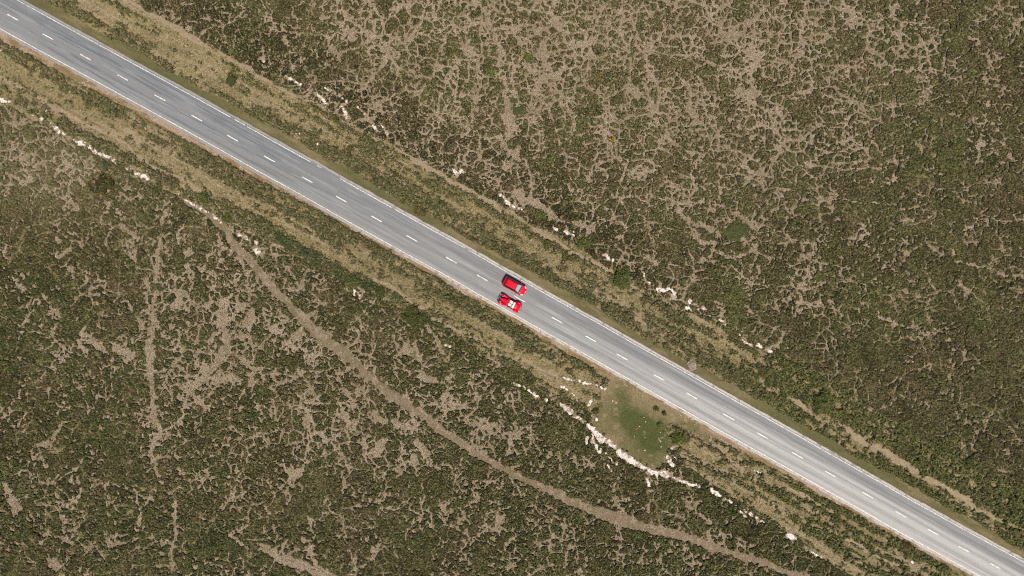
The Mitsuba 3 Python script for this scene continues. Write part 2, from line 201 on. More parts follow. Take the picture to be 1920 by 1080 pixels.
def inside(poly, u, v):
    r = np.zeros(u.shape, bool)
    for (x0, y0), (x1, y1) in zip(poly, np.roll(poly, -1, 0)):
        r ^= ((y0 > v) != (y1 > v)) & (u < (x1 - x0) * (v - y0) / (y1 - y0 + 1e-9) + x0)
    return r
wu, wv = U0 + 22 * (f2 - .5) + 9 * (rng.random(X.shape) - .5), V0 + 22 * (fb(X, Y, .5, 140, 3) - .5) + 9 * (rng.random(X.shape) - .5)
clearing = inside(CLEAR, wu, wv)
hollow = inside(HOLLOW, wu, wv)
verge = belt & (a_t >= inner) & ~clearing
heath = ~belt & ~clearing
strip = (a_t < inner)

# single plants, as they stand: kind, u, v, radius in units, label
BUSH = [
 ('gorse_bush', 434, 150, 14, 'dark', 'round dark green bush standing alone in the tan verge north-east of the road, upper left'),
 ('gorse_bush', 191, 346, 27, 'dead', 'largest gorse bush at left, dark with pinkish dead twigs in its middle'),
 ('gorse_bush', 197, 310, 11, 'blue', 'small blue-green bush just above the big half-dead gorse bush at left'),
 ('gorse_bush', 383, 369, 13, 'fern', 'round green bush at the start of the footpath, beside the grassy track at left'),
 ('gorse_bush', 426, 408, 11, 'dark', 'compact dark green bush right beside the white-edged beginning of the footpath'),
 ('gorse_bush', 437, 96, 7, 'bright', 'small bright green bush among pale sand near the top left, above the road verge'),
 ('gorse_bush', 657, 279, 8, 'dark', 'small dark green bush alone in tan grass of the north-east verge, left of centre'),
 ('gorse_bush', 630, 224, 9, 'dark', 'dark bush at the edge of the grassy track north-east of the road, upper centre left'),
 ('gorse_bush', 788, 396, 13, 'olive', 'wide olive bush standing on the mown verge beside the road, left of the cars'),
 ('gorse_bush', 1190, 407, 8, 'blue', 'small blue-green bush alone in dark heather, upper right of the red hatchback'),
 ('gorse_bush', 1139, 406, 5, 'blue', 'tiny blue-green bush left of the other blue-green bush in the dark heather'),
 ('gorse_bush', 1032, 299, 12, 'bright', 'starry bright green bush in the heather straight above the red hatchback'),
 ('gorse_bush', 1011, 404, 13, 'fern', 'green bush beside the pale bare ground above the red hatchback'),
 ('gorse_bush', 1095, 456, 16, 'fern', 'large leafy green bush by the white sandy line up and right of the hatchback'),
 ('gorse_bush', 1166, 521, 24, 'fern', 'broad sprawling green thicket left of the whitest sand patch, right of the hatchback'),
 ('gorse_bush', 1026, 457, 10, 'dark', 'dark green bush on the grassy track above and right of the hatchback'),
 ('gorse_bush', 1060, 479, 9, 'dark', 'dark bush below the grassy track, second from the hatchback'),
 ('gorse_bush', 1143, 140, 9, 'blue', 'green bush with a pale blue-green top among pale bare soil, upper right of centre'),
 ('gorse_bush', 1194, 153, 9, 'dark', 'dark round bush with a bright tuft, in the pale soil network at upper right'),
 ('gorse_bush', 1270, 148, 6, 'bright', 'little bright green bush in pale speckled heath, upper right'),
 ('gorse_bush', 990, 108, 10, 'bright', 'green bush beside the narrow trail near the top centre'),
 ('gorse_bush', 920, 135, 10, 'bright', 'green bush just left of the narrow pale trail, top centre'),
 ('gorse_bush', 1146, 262, 6, 'yellow', 'small yellow-flowered gorse bush in the pale heath above centre right'),
 ('gorse_bush', 776, 596, 26, 'dark', 'big dense dark green thicket left of the roadster, between track and heather'),
 ('gorse_bush', 713, 549, 14, 'dark', 'dark green round bush up-left of the big thicket left of the roadster'),
 ('gorse_bush', 661, 527, 16, 'fern', 'green sprawling bush at the edge of the heather below the road, left of centre'),
 ('gorse_bush', 125, 570, 10, 'blue', 'blue-green bush alone in dark heather near the left edge'),
 ('gorse_bush', 412, 534, 9, 'pale', 'pale grey-green rounded bush in the heather left of the footpath'),
 ('gorse_bush', 423, 686, 8, 'dark', 'small dark round bush standing in pale open ground, lower left'),
 ('gorse_bush', 1117, 770, 8, 'dark', 'small dark green bush at the upper left edge of the grassy hollow'),
 ('gorse_bush', 1237, 796, 7, 'bright', 'low bright green clump on bare earth at the upper rim of the hollow'),
 ('gorse_bush', 1245, 775, 6, 'dark', 'small green clump, lower of the pair on the bare verge above the hollow'),
 ('gorse_bush', 1230, 766, 5, 'dark', 'tiny green clump, upper of the pair on the bare verge above the hollow'),
 ('gorse_bush', 1272, 822, 17, 'bright', 'leafy bright green bush against the right side of the grassy hollow'),
 ('gorse_bush', 1540, 754, 24, 'fern', 'broad green thicket beside the tan track, right of the road, lower right'),
 ('gorse_bush', 1816, 866, 14, 'dark', 'dark green bush with a deep shadow at the edge of the heather, lower right'),
 ('gorse_bush', 1698, 1025, 14, 'olive', 'rounded olive bush on the gravel edge below the road, near the bottom right corner'),
 ('heather_mound', 1316, 433, 8, 'brown', 'smaller dark heather mound ringed by pale soil, upper left of a touching pair'),
 ('heather_mound', 1331, 445, 10, 'brown', 'larger dark heather mound ringed by pale soil, lower right of a touching pair'),
 ('heather_mound', 1380, 434, 28, 'olive', 'very large flat round heather mound right of the pair of dark mounds'),
 ('heather_mound', 973, 208, 14, 'olive', 'round green heather mound right of the widest bare patch, top centre'),
 ('heather_mound', 968, 267, 9, 'brown', 'round heather mound in a fork of pale trails, above centre'),
 ('heather_mound', 963, 189, 8, 'olive', 'small heather mound right of the trail, above the widest bare patch'),
 ('heather_mound', 1036, 57, 8, 'brown', 'small dark heather mound between two bare patches, near the top centre'),
 ('heather_mound', 1477, 194, 10, 'olive', 'round heather mound right of the pinkish bare patch, upper right'),
 ('heather_mound', 1904, 474, 14, 'brown', 'dark heather mound almost touching the right edge of the picture'),
 ('heather_mound', 1882, 571, 8, 'brown', 'small dark heather mound near the right edge, with a shadowed ring'),
 ('heather_mound', 43, 946, 9, 'brown', 'dark heather mound beside tan bare ground in the lower left corner'),
 ('heather_mound', 237, 694, 9, 'brown', 'dark round heather mound on tan ground, lower left'),
]
for kind, u, v, r, *_ in BUSH:
    k = np.hypot(U0 - u, V0 - v) < r * .72
    heath &= ~k; verge &= ~k

heather_m = (openness < 0) & heath
fern_m = (fern > 0) & verge
# tongues of bracken run into the heather and the other way round
grass_m = verge & ~fern_m & ~(chalk > -.3)
G2 = rng.random(X.shape).astype(np.float32); G3 = rng.random(X.shape).astype(np.float32)

def canopy(mask, z, col, need=2):
    """One sheet of leafy canopy over the cells of the mask: jittered grid, dropping to the ground at its rim."""
    m = mask
    q = (m[:-1, :-1].astype(np.int8) + m[1:, :-1] + m[:-1, 1:] + m[1:, 1:]) >= need
    idx = np.arange(X.size).reshape(X.shape)
    a, b, c, d = idx[:-1, :-1][q], idx[1:, :-1][q], idx[1:, 1:][q], idx[:-1, 1:][q]
    flip = G3[:-1, :-1][q] > .5
    f = np.vstack([np.stack([a, b, c], 1)[flip], np.stack([a, c, d], 1)[flip], np.stack([a, b, d], 1)[~flip], np.stack([b, c, d], 1)[~flip]])
    used, inv = np.unique(f, return_inverse=True)
    return np.stack([jx.ravel()[used], jy.ravel()[used], z.ravel()[used]], 1), inv.reshape(f.shape), col.reshape(-1, 3)[used]

def tint(choices, weights, sel):
    """per-vertex colour: a palette entry for each vertex by its random number."""
    e = np.cumsum(np.array(weights) / sum(weights)); k = np.searchsorted(e, np.clip(sel, 0, .9999))
    return np.array(choices, np.float32)[np.minimum(k, len(choices) - 1)]

def blades(px, py, pz, col, length, width, lean, wide=False):
    """loose leaves or stems: one triangle each (two when wide), rooted at the points."""
    n = len(px); az = rng.uniform(0, 2 * np.pi, n); L = length * rng.uniform(.5, 1.3, n); W = width * rng.uniform(.6, 1.3, n)
    el = np.arccos(np.clip(rng.normal(lean, .25, n), -.2, .98))
    d = np.stack([np.cos(az) * np.sin(el), np.sin(az) * np.sin(el), np.cos(el)], 1) * L[:, None]
    s = np.stack([-np.sin(az), np.cos(az), rng.normal(0, .25, n)], 1) * W[:, None]
    o = np.stack([px, py, pz], 1)
    if not wide:
        v = np.stack([o - s / 2, o + s / 2, o + d], 1).reshape(-1, 3); f = np.arange(3 * n).reshape(-1, 3)
        return v, f, np.repeat(col, 3, 0)
    mid = o + d * .5 + [0, 0, .02]
    v = np.stack([o, mid - s / 2, o + d - [0, 0, .04], mid + s / 2], 1).reshape(-1, 3)
    k = np.arange(n)[:, None] * 4
    return v, np.vstack([k + [0, 1, 2], k + [0, 2, 3]]), np.repeat(col, 4, 0)

def join(parts):
    at, V_, F_, C_ = 0, [], [], []
    for v, f, c in parts:
        V_.append(v); F_.append(f + at); C_.append(c); at += len(v)
    return (np.vstack(V_), np.vstack(F_)), np.vstack(C_)

def leafy(key, parts, bsdf, **lab):
    m, c = join(parts)
    scene[key] = mikit.ply(m, bsdf, color=np.clip(c, .005, .9)); print(key, len(m[1]))
    if lab: labels[key] = lab

scene['foliage_matte'] = {'type': 'twosided', 'bsdf': {'type': 'principled', 'base_color': {'type': 'mesh_attribute', 'name': 'vertex_color'}, 'roughness': .75, 'specular': .25}}

# ---- heather
hm = ndi.gaussian_filter(heather_m.astype(np.float32), 1.3)
dome = .5 * np.clip(1 - c1, 0, 1) * 0 + np.exp(-((1 - np.clip(c1, 0, 1)) ** 2) * 1.5)
hz = np.where(heather_m, .03 + .20 * hm * (.55 + .7 * f1) + .12 * hm * dome + .20 * (GR - .5) * hm + .10 * (f2 - .5), .0)
tone = fb(X, Y, 4.5, 150, 4); tone2 = fb(X, Y, 1.4, 160, 3)
dry = np.clip(.10 + .9 * (pale - .2) + .35 * (fb(X, Y, 3.5, 170, 3) - .5), .03, .5)
darkb, olive, rust = np.array([.066, .061, .025]), np.array([.065, .071, .024]), np.array([.095, .066, .042])
southk = sstep(-100, -160, TT)[..., None]
w = sstep(.38, .62, tone)[..., None]
base = darkb * (1 - w) + olive * w
base = base * (1 - .0 * southk) * (1 - southk) + southk * (np.array([.054, .052, .018]) * (1 - w) + np.array([.050, .059, .018]) * w)
nearN = (sstep(120, 140, TT) * sstep(250, 190, TT) * sstep(1300, 1100, U0))[..., None]
base = base * (1 - .42 * nearN)
base = base * ((.74 + .36 * id2) * np.where(north, .92, .86) * (.85 + .3 * id1))[..., None]
rb = sstep(.6, .8, fb(X, Y, 2.5, 180, 3))[..., None]
base = base * (1 - .5 * rb) + rust * .5 * rb
hc = base * (.35 + 1.55 * G2 ** 1.5)[..., None] * (.7 + .6 * tone2)[..., None]
pick = G3 < dry * .6
mead = (.75 * np.exp(-((U0 - 95) / 150.) ** 2 - ((V0 - 320) / 95.) ** 2))[..., None]
hc = hc * (1 - mead) + mead * np.array([.125, .115, .055]) * (.45 + 1.1 * G2)[..., None]
straw = sstep(-.05, .12, thin + .10 * (GR - .5))[..., None] * .85
hc = hc * (1 - straw) + straw * np.array([.19, .165, .085]) * (.45 + 1.0 * G2)[..., None]
hz = hz * (1 - .45 * straw[..., 0])
hc = np.where(pick[..., None], np.array([.20, .165, .095]) * (.6 + .8 * G2)[..., None], hc)
hc = np.where(((G3 > .90) & ~pick)[..., None], np.array([.15, .13, .05]) * (.6 + .8 * G2)[..., None], hc)
parts = [canopy(heather_m, GZ + hz, hc, 3)]
sel = np.flatnonzero(heather_m.ravel() & (rng.random(X.size) < .30))
sc = hc.reshape(-1, 3)[sel] * rng.uniform(.7, 1.9, (len(sel), 1))
parts.append(blades(X.ravel()[sel] + rng.uniform(-.06, .06, len(sel)), Y.ravel()[sel] + rng.uniform(-.06, .06, len(sel)), (GZ + hz).ravel()[sel] - .03, sc, .15, .08, .6))
leafy('heather', parts, 'foliage_matte', label='dark brown and olive heather covering the open heath on both sides', category='heather', kind='stuff')

# ---- bracken in the road verges
fm = ndi.gaussian_filter(fern_m.astype(np.float32), 1.5)
lush = np.clip(sstep(1300, 1500, U0) * .85 + .35 * sstep(.5, .7, tone) - .25 * (a_t > 118) * (U0 < 1350), 0, 1)
fz = np.where(fern_m, .05 + .42 * fm * (.45 + .7 * patch) + .28 * (GR - .5) * fm, -.02)
fc = tint([(.058, .060, .022), (.090, .090, .036), (.130, .122, .054), (.21, .175, .095), (.29, .235, .15), (.026, .028, .012)], [24, 25, 15, 12, 9, 15], G2)
fcl = tint([(.046, .060, .016), (.088, .104, .028), (.140, .152, .046), (.22, .205, .085), (.25, .20, .12), (.016, .020, .007)], [22, 25, 15, 9, 7, 22], G2)
fc = fc * (1 - lush[..., None]) + fcl * lush[..., None]
dk = (sstep(104, 112, a_t) * sstep(145, 128, a_t) * (~north) * sstep(420, 520, U0) * sstep(1030, 960, U0) * sstep(.40, .56, fb(X, Y, 2.2, 290, 3)))[..., None] * .8
fc = fc * (1 - dk) + dk * tint([(.028, .05, .016), (.05, .078, .024), (.08, .11, .04), (.14, .15, .06), (.012, .02, .008)], [30, 28, 10, 4, 28], G2)
fc = fc * (.75 + .5 * tone2)[..., None]
parts = [canopy(fern_m, GZ + fz, fc)]
sel = np.flatnonzero(fern_m.ravel() & (rng.random(X.size) < .45))
parts.append(blades(X.ravel()[sel], Y.ravel()[sel], (GZ + fz).ravel()[sel] - .02, fc.reshape(-1, 3)[rng.permutation(sel)] * .4 + fc.reshape(-1, 3)[sel] * .7, .34, .15, .25, True))
leafy('bracken', parts, 'foliage_matte', label='green bracken growing in long belts beside the road', category='bracken', kind='stuff')

# ---- rough grass of the verges, and thin dry grass on the bare parts of the heath
gz_ = np.where(grass_m, .02 + .09 * G2 + .07 * (patch - .4), -.02)
gc = tint([(.20, .155, .085), (.25, .195, .115), (.155, .135, .062), (.11, .115, .042), (.31, .25, .17), (.07, .072, .03)], [26, 24, 20, 14, 8, 8], GR)
gc = 1.12 * gc * (.8 + .4 * fb(X, Y, 2.0, 190, 3))[..., None]
tk = sstep(-1, 3, track + 5 * rag)[..., None]
gc = gc * (1 - tk) + tk * np.array([.27, .215, .145]) * (.75 + .5 * G2)[..., None]
rut = sstep(.60, .72, fb(Su / 11.0, Tu * 2.3, 1.0, 310, 3))[..., None]
gc = gc * (1 - .7 * rut) + .7 * rut * np.array([.30, .24, .165]) * (.75 + .5 * G2)[..., None]
gz_ = np.where(tk[..., 0] > .5, .015 + .03 * G2, gz_)
parts = [canopy(grass_m, GZ + gz_, gc)]
sel = np.flatnonzero(grass_m.ravel() & (rng.random(X.size) < .2) & (tk.ravel() < .5))
parts.append(blades(X.ravel()[sel], Y.ravel()[sel], (GZ + gz_).ravel()[sel], gc.reshape(-1, 3)[sel] * rng.uniform(.6, 1.5, (len(sel), 1)), .22, .07, .5))
leafy('rough_grass', parts, 'foliage_matte', label='dry tan rough grass between the bracken belts of the verges', category='grass', kind='stuff')

open_h = heath & ~heather_m & (chalk + 1 < 0)
sel = np.flatnonzero(open_h.ravel() & (rng.random(X.size) < np.where(path.ravel() > -2, .25, .8)))
lc = tint([(.29, .235, .18), (.42, .35, .28), (.15, .125, .07), (.07, .065, .03), (.24, .20, .12)], [26, 16, 22, 20, 16], rng.random(len(sel)))
leafy('dry_litter', [blades(X.ravel()[sel] + rng.uniform(-.06, .06, len(sel)), Y.ravel()[sel] + rng.uniform(-.06, .06, len(sel)), GZ.ravel()[sel] + .01, lc, .20, .09, .15)], 'foliage_matte', label='dry moor grass and litter lying on the bare soil between the heather', category='dry grass', kind='stuff')

# ------------------------------------------------------------------ the setting: ground, road, sheets of bare sand and turf
def road_t_dr(p):                            # across the road, metres, straight fit
    return (0.4886 * p.x + 0.8725 * p.y) + 0.0
def ground_fn(p, n, uv):
    t = dr.abs(road_t_dr(p)) + 1.6 * (fbm(p.x * .4, p.y * .4, 3.0) - .5)
    a = fbm(p.x * .35, p.y * .35, 1.0, 3); b = fbm(p.x * 3.1, p.y * 3.1, 2.0, 3); c = noise(p.x * 14, p.y * 14, 5)
    soil_ = mix((.250, .200, .145), (.310, .252, .195), smoothstep(.35, .65, a))
    soil_ = mix(soil_, (.19, .155, .095), smoothstep(.5, .75, b) * .7)
    soil_ = soil_ * (.78 + .44 * c)
    turf = mix((.17, .135, .07), (.25, .195, .115), smoothstep(.35, .65, b)) * (.75 + .5 * c)
    far = smoothstep(78, 84, dr.maximum(dr.abs(p.x), dr.abs(p.y) * 1.7))
    moor = mix((.055, .052, .022), (.20, .16, .11), smoothstep(.45, .7, b))
    return mix(mix(turf, soil_, smoothstep(9, 10.5, t)), moor, far)
def diffuse(key, fn, bump=None, rough=None):
    b = {'type': 'diffuse', 'reflectance': mikit.proc(fn)} if rough is None else {'type': 'principled', 'base_color': mikit.proc(fn), 'roughness': rough, 'specular': .3}
    scene[key] = {'type': 'twosided', 'bsdf': b}
diffuse('soil', ground_fn)
ax = np.concatenate([[-4000, -1200, -400, -180], np.arange(-100, 100.1, .5), [180, 400, 1200, 4000]])
ay = np.concatenate([[-4000, -1200, -400, -160], np.arange(-60, 60.1, .5), [160, 400, 1200, 4000]])
AX, AY = np.meshgrid(ax, ay, indexing='ij')
AZ = relief(AX, AY)
def gridmesh(AX, AY, AZ):
    i = np.arange(AX.size).reshape(AX.shape)
    return np.stack([AX.ravel(), AY.ravel(), AZ.ravel()], 1), np.stack([i[:-1, :-1].ravel(), i[1:, :-1].ravel(), i[1:, 1:].ravel(), i[:-1, 1:].ravel()], 1)
scene['ground'] = mikit.ply(gridmesh(AX, AY, AZ), 'soil', smooth=True)
labels['ground'] = {'label': 'pinkish tan sandy soil of the heath showing between the plants', 'kind': 'structure'}

def sheet(key, mask, lift, bsdf, **lab):
    v, f, _ = canopy(mask, GZ + lift, np.zeros(X.shape + (3,), np.float32))
    scene[key] = mikit.ply((v, f), bsdf)
    labels[key] = lab
def chalk_fn(p, n, uv):
    b = fbm(p.x * 2.5, p.y * 2.5, 1.0, 4); c = noise(p.x * 11, p.y * 11, 2)
    return mix((.74, .68, .65), (.36, .29, .24), smoothstep(.48, .72, b)) * (.7 + .5 * c)
def path_fn(p, n, uv):
    b = fbm(p.x * 1.6, p.y * 1.6, 4.0, 4); c = noise(p.x * 12, p.y * 12, 2); a = fbm(p.x * .25, p.y * .25, 9)
    return mix(mix((.205, .160, .112), (.165, .142, .085), smoothstep(.45, .7, a)), (.27, .215, .165), smoothstep(.5, .75, b)) * (.72 + .5 * c)
def mown_fn(p, n, uv):
    t = road_t_dr(p); s = .8725 * p.x - .4886 * p.y
    b = fbm(s * .35, t * 1.6, 2.0, 4); c = noise(p.x * 9, p.y * 9, 7); e = fbm(s * .12, t * .5, 6.0, 2)
    g = mix((.125, .115, .058), (.19, .158, .092), smoothstep(.35, .68, b))
    g = mix(g, (.092, .098, .042), smoothstep(.5, .7, e) * .6)
    return g * (.78 + .44 * c)
def dirt_fn(p, n, uv):
    t = road_t_dr(p); s = .8725 * p.x - .4886 * p.y
    b = fbm(s * .5, t * 2.0, 2.0, 4); c = noise(p.x * 9, p.y * 9, 7)
    g = mix((.21, .155, .085), (.33, .255, .19), smoothstep(.35, .65, b))
    return g * (.75 + .5 * c)
hx, hy = P(1222, 818); hx2, hy2 = P(1182, 788); hx3, hy3 = P(1165, 743)
def hollow_fn(p, n, uv):
    def spot(x, y, r, k=.0): return dr.exp(-(dr.square((p.x - x) * .8 - (p.y - y) * .6) / (r * r) + dr.square((p.x - x) * .6 + (p.y - y) * .8) / (r * r * .45)))
    b = fbm(p.x * 1.2, p.y * 1.2, 2.0, 4); c = noise(p.x * 8, p.y * 8, 7); b2 = fbm(p.x * .5, p.y * .5, 8.0, 3)
    g = mix((.22, .175, .105), (.15, .132, .068), smoothstep(.35, .7, b2))
    w1 = dr.minimum(spot(hx, hy, 3.6) * 1.5 + spot(hx2, hy2, 2.4) * 1.1 + spot(hx3, hy3, 1.4) * .6, 1) * (.6 + .8 * b)
    g = mix(g, (.066, .080, .028), dr.minimum(w1, .95))
    g = mix(g, (.30, .24, .16), smoothstep(.62, .8, b) * .45)
    return g * (.78 + .44 * c)
for k, f in (('chalk_sand', chalk_fn), ('path_dust', path_fn), ('mown_turf', mown_fn), ('verge_dust', dirt_fn), ('hollow_turf', hollow_fn)): diffuse(k, f)
sheet('sand_track', (chalk > -.3) & ~strip & ~fern_m, .016, 'chalk_sand', label='broken white sandy track and patches along the edges of the heath', kind='structure')
sheet('footpath', (path + 7 * (fine - .5) > -.5) & ~strip & ~fern_m & ~heather_m, .010, 'path_dust', label='worn tan footpath running diagonally through the south-western heath', kind='structure')
sheet('mown_verge', strip & north & (TT > 30), .012, 'mown_turf', label='strip of mown olive grass along the upper edge of the road', kind='structure')
sheet('gravel_verge', strip & ~north & (TT < -28) & ~clearing, .012, 'verge_dust', label='strip of bare tan earth and gravel along the lower edge of the road', kind='structure')
sheet('grass_hollow', clearing | hollow, .014, 'hollow_turf', label='shallow round grassy hollow and clearing beside the lower edge of the road', kind='structure')
# short grass on those sheets
sel = np.flatnonzero(((strip & north & (TT > 41)) | clearing | (strip & ~north & (TT < -40))).ravel() & (rng.random(X.size) < .35))
su, sv = U0.ravel()[sel], V0.ravel()[sel]
gn = np.clip(np.exp(-((su - 1222) ** 2 + (sv - 818) ** 2) / 900.) + .6 * np.exp(-((su - 1182) ** 2 + (sv - 788) ** 2) / 500.) + .35 * (TT.ravel()[sel] > 0), 0, 1)[:, None]
sc = (1 - gn) * tint([(.22, .165, .09), (.15, .13, .055), (.30, .23, .15)], [4, 4, 2], rng.random(len(sel))) + gn * tint([(.06, .085, .022), (.11, .12, .04), (.15, .14, .06)], [4, 4, 2], rng.random(len(sel)))
leafy('short_turf', [blades(X.ravel()[sel], Y.ravel()[sel], GZ.ravel()[sel] + .012, sc, .10, .05, .4)], 'foliage_matte', label='short grass on the mown verge and in the hollow', category='grass', kind='stuff')

# ---- road: surface, pale crumbling margins, white lines and dashes
uu = np.arange(-400, 2380, 4.0)
def ribbon(t0, t1, z, u=uu, r0=0, r1=0, seed=0, cols=2, crown=0.0):
    n = np.random.default_rng(seed)
    e0 = t0 + r0 * (fb(u / 13, u * 0, 1.1, 200 + seed, 4, .7) - .5) * 2; e1 = t1 + r1 * (fb(u / 13, u * 0 + 5, 1.1, 210 + seed, 4, .7) - .5) * 2
    k = np.linspace(0, 1, cols)
    t = e0[:, None] * (1 - k) + e1[:, None] * k
    x, y = P(*along(u[:, None] + 0 * t, t))
    return gridmesh(x, y, z - crown * (t / 36) ** 2)
def road_fn(p, n, uv):
    t = road_t_dr(p); s = .8725 * p.x - .4886 * p.y
    long_ = fbm(s * .045, t * 3.4, 1.0, 4); fine = fbm(s * .3, t * 7, 4.0, 3); grit = noise(p.x * 22, p.y * 22, 3); blot = fbm(s * .25, t * .9, 9.0, 4)
    nw = smoothstep(-8, -48, s); se = smoothstep(-4, 45, s)  # tone along the road: wear and tar, plus vignette and sheen painted in
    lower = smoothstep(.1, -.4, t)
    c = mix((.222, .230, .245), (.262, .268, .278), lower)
    c = mix(c, (.46, .462, .468), se * lower * .8)  # painted sheen brightening the lower lane to the south-east
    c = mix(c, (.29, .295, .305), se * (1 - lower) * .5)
    wheel = dr.exp(-dr.square((dr.abs(t + .05) - .75) / .28)) + dr.exp(-dr.square((dr.abs(t + .05) - 2.05) / .30))
    c = c * (1 - (.12 + .12 * se) * wheel * (1 - nw))
    tar = smoothstep(.48, .58, long_ * .85 + blot * .18) * nw
    c = mix(c, (.105, .13, .165), tar * .75)
    c = mix(c, (.135, .15, .17), nw * .38)  # overall north-west darkening, partly painted vignette
    c = mix(c, (.40, .41, .42), smoothstep(.50, .66, fine * .45 + long_ * .55) * .34)
    c = mix(c, (.15, .16, .175), smoothstep(.52, .66, fbm(s * .05, t * 4.2, 7.0, 4)) * .35)
    seam = dr.exp(-dr.square((t - .12 - .05 * (fine - .5)) / .035))
    c = mix(c, (.10, .115, .135), seam * .45 * smoothstep(.35, .55, fbm(s * .12, 3.0, 2.0, 2)))
    c = mix(c, (.36, .35, .33), smoothstep(2.45, 2.85, dr.abs(t)) * .25)
    return c * (.86 + .28 * grit) * (.93 + .14 * fine)
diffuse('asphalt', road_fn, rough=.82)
def margin_fn(p, n, uv):
    b = fbm(p.x * 2.2, p.y * 2.2, 1.0, 4); g = noise(p.x * 20, p.y * 20, 3)
    nw = smoothstep(0, -45, .8725 * p.x - .4886 * p.y)
    return mix(mix((.46, .43, .41), (.30, .29, .29), nw), (.27, .24, .21), smoothstep(.55, .75, b)) * (.8 + .4 * g)
diffuse('margin_grit', margin_fn)
def paint_fn(p, n, uv):
    b = fbm(p.x * 3.2, p.y * 3.2, 1.0, 4)
    return mix((.74, .74, .74), (.52, .53, .54), smoothstep(.45, .75, b))
diffuse('road_paint', paint_fn, rough=.6)
RZ = .045
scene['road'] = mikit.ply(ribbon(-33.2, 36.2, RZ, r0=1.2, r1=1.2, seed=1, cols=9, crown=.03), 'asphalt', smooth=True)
labels['road'] = {'label': 'grey two-lane asphalt road crossing the heath diagonally', 'kind': 'structure'}
scene['road__crumbling_edge'] = mikit.ply(ribbon(34.6, 38.6, RZ - .018, r0=.6, r1=1.6, seed=2), 'margin_grit'); labels['road__crumbling_edge'] = {'label': 'pale crumbling upper edge of the asphalt'}
scene['road__crumbling_edge_001'] = mikit.ply(ribbon(-36.0, -31.8, RZ - .018, r0=1.8, r1=.6, seed=3), 'margin_grit'); labels['road__crumbling_edge_001'] = {'label': 'pale dusty lower edge of the asphalt'}
k = 0
def mark(name, u0, u1, t, w, z=RZ + .005, step=2.0):
    global k
    u = np.arange(u0, u1 + .01, min(step, u1 - u0))
    tt = np.array([t - w / 2, t + w / 2])
    t2 = np.broadcast_to(tt, (len(u), 2))
    x, y = P(*along(u[:, None] + 0 * t2, t2))
    key = f'road__{name}'; i = 0
    while key in scene: i += 1; key = f'road__{name}_{i:03d}'
    scene[key] = mikit.ply(gridmesh(x, y, z - .03 * (t2 / 36) ** 2), 'road_paint')
    return key
for d in CL[2:-2, 0].tolist() + [-44, 1926]: mark('centre_line_dash', d - 10.8, d + 10.8, 0, 1.75)
for a, b in ((-400, 418), (424, 444), (447, 568), (579, 589), (606, 608), (622, 720), (724, 858), (862, 2380)): mark('edge_line', a, b, 32.4, 1.15, step=4.0)
for a, b in ((-400, 1080), (1082, 2380)): mark('edge_line', a, b, -30.2, 1.2, step=4.0)

# ------------------------------------------------------------------ modelling helpers for the single things
SPH = trimesh.creation.icosphere(subdivisions=1).vertices
def mani(m): 
    q = m.to_mesh(); return trimesh.Trimesh(np.array(q.vert_properties[:, :3]), np.array(q.tri_verts), process=False)
def rhull(pts, r=.03):
    p = (np.asarray(pts, float)[:, None] + SPH[None] * r).reshape(-1, 3)
    return mani(m3.Manifold.hull_points(p))
def rbox(x0, x1, y0, y1, z0, z1, r=.03):
    return rhull([(x, y, z) for x in (x0 + r, x1 - r) for y in (y0 + r, y1 - r) for z in (z0 + r, z1 - r)], r)
def loft(stations, n=28, p=3.2):
    """stations (x, y, half width, z bottom, z top): superellipse rings joined along x."""
    rings, a = [], np.linspace(0, 2 * np.pi, n, endpoint=False)
    e = 2.0 / p
    cy, cz = np.sign(np.cos(a)) * np.abs(np.cos(a)) ** e, np.sign(np.sin(a)) * np.abs(np.sin(a)) ** e
    for x, y, w, z0, z1 in stations:
        rings.append(np.stack([np.full(n, x), y + cy * w, (z0 + z1) / 2 + cz * (z1 - z0) / 2], 1))
    v = np.vstack(rings + [[(stations[0][0], stations[0][1], sum(stations[0][3:]) / 2)], [(stations[-1][0], stations[-1][1], sum(stations[-1][3:]) / 2)]])
    f, k = [], np.arange(n)
    for i in range(len(stations) - 1):
        a0, a1 = i * n + k, i * n + (k + 1) % n
        f += [np.stack([a0, a1 + n, a1], 1), np.stack([a0, a0 + n, a1 + n], 1)]
    m = len(stations) * n
    f += [np.stack([k, (k + 1) % n, 0 * k + m], 1), np.stack([(k + 1) % n + m - n, k + m - n, 0 * k + m + 1], 1)]
    t = trimesh.Trimesh(v, np.vstack(f), process=False)
    if t.volume < 0: t.invert()
    return t
def smooth_st(st, k=5):
    st = np.array(st, float); s = np.arange(len(st)); from_ = np.linspace(0, len(st) - 1, (len(st) - 1) * k + 1)
    from scipy.interpolate import PchipInterpolator
    return [tuple(q) for q in PchipInterpolator(s, st)(from_)]
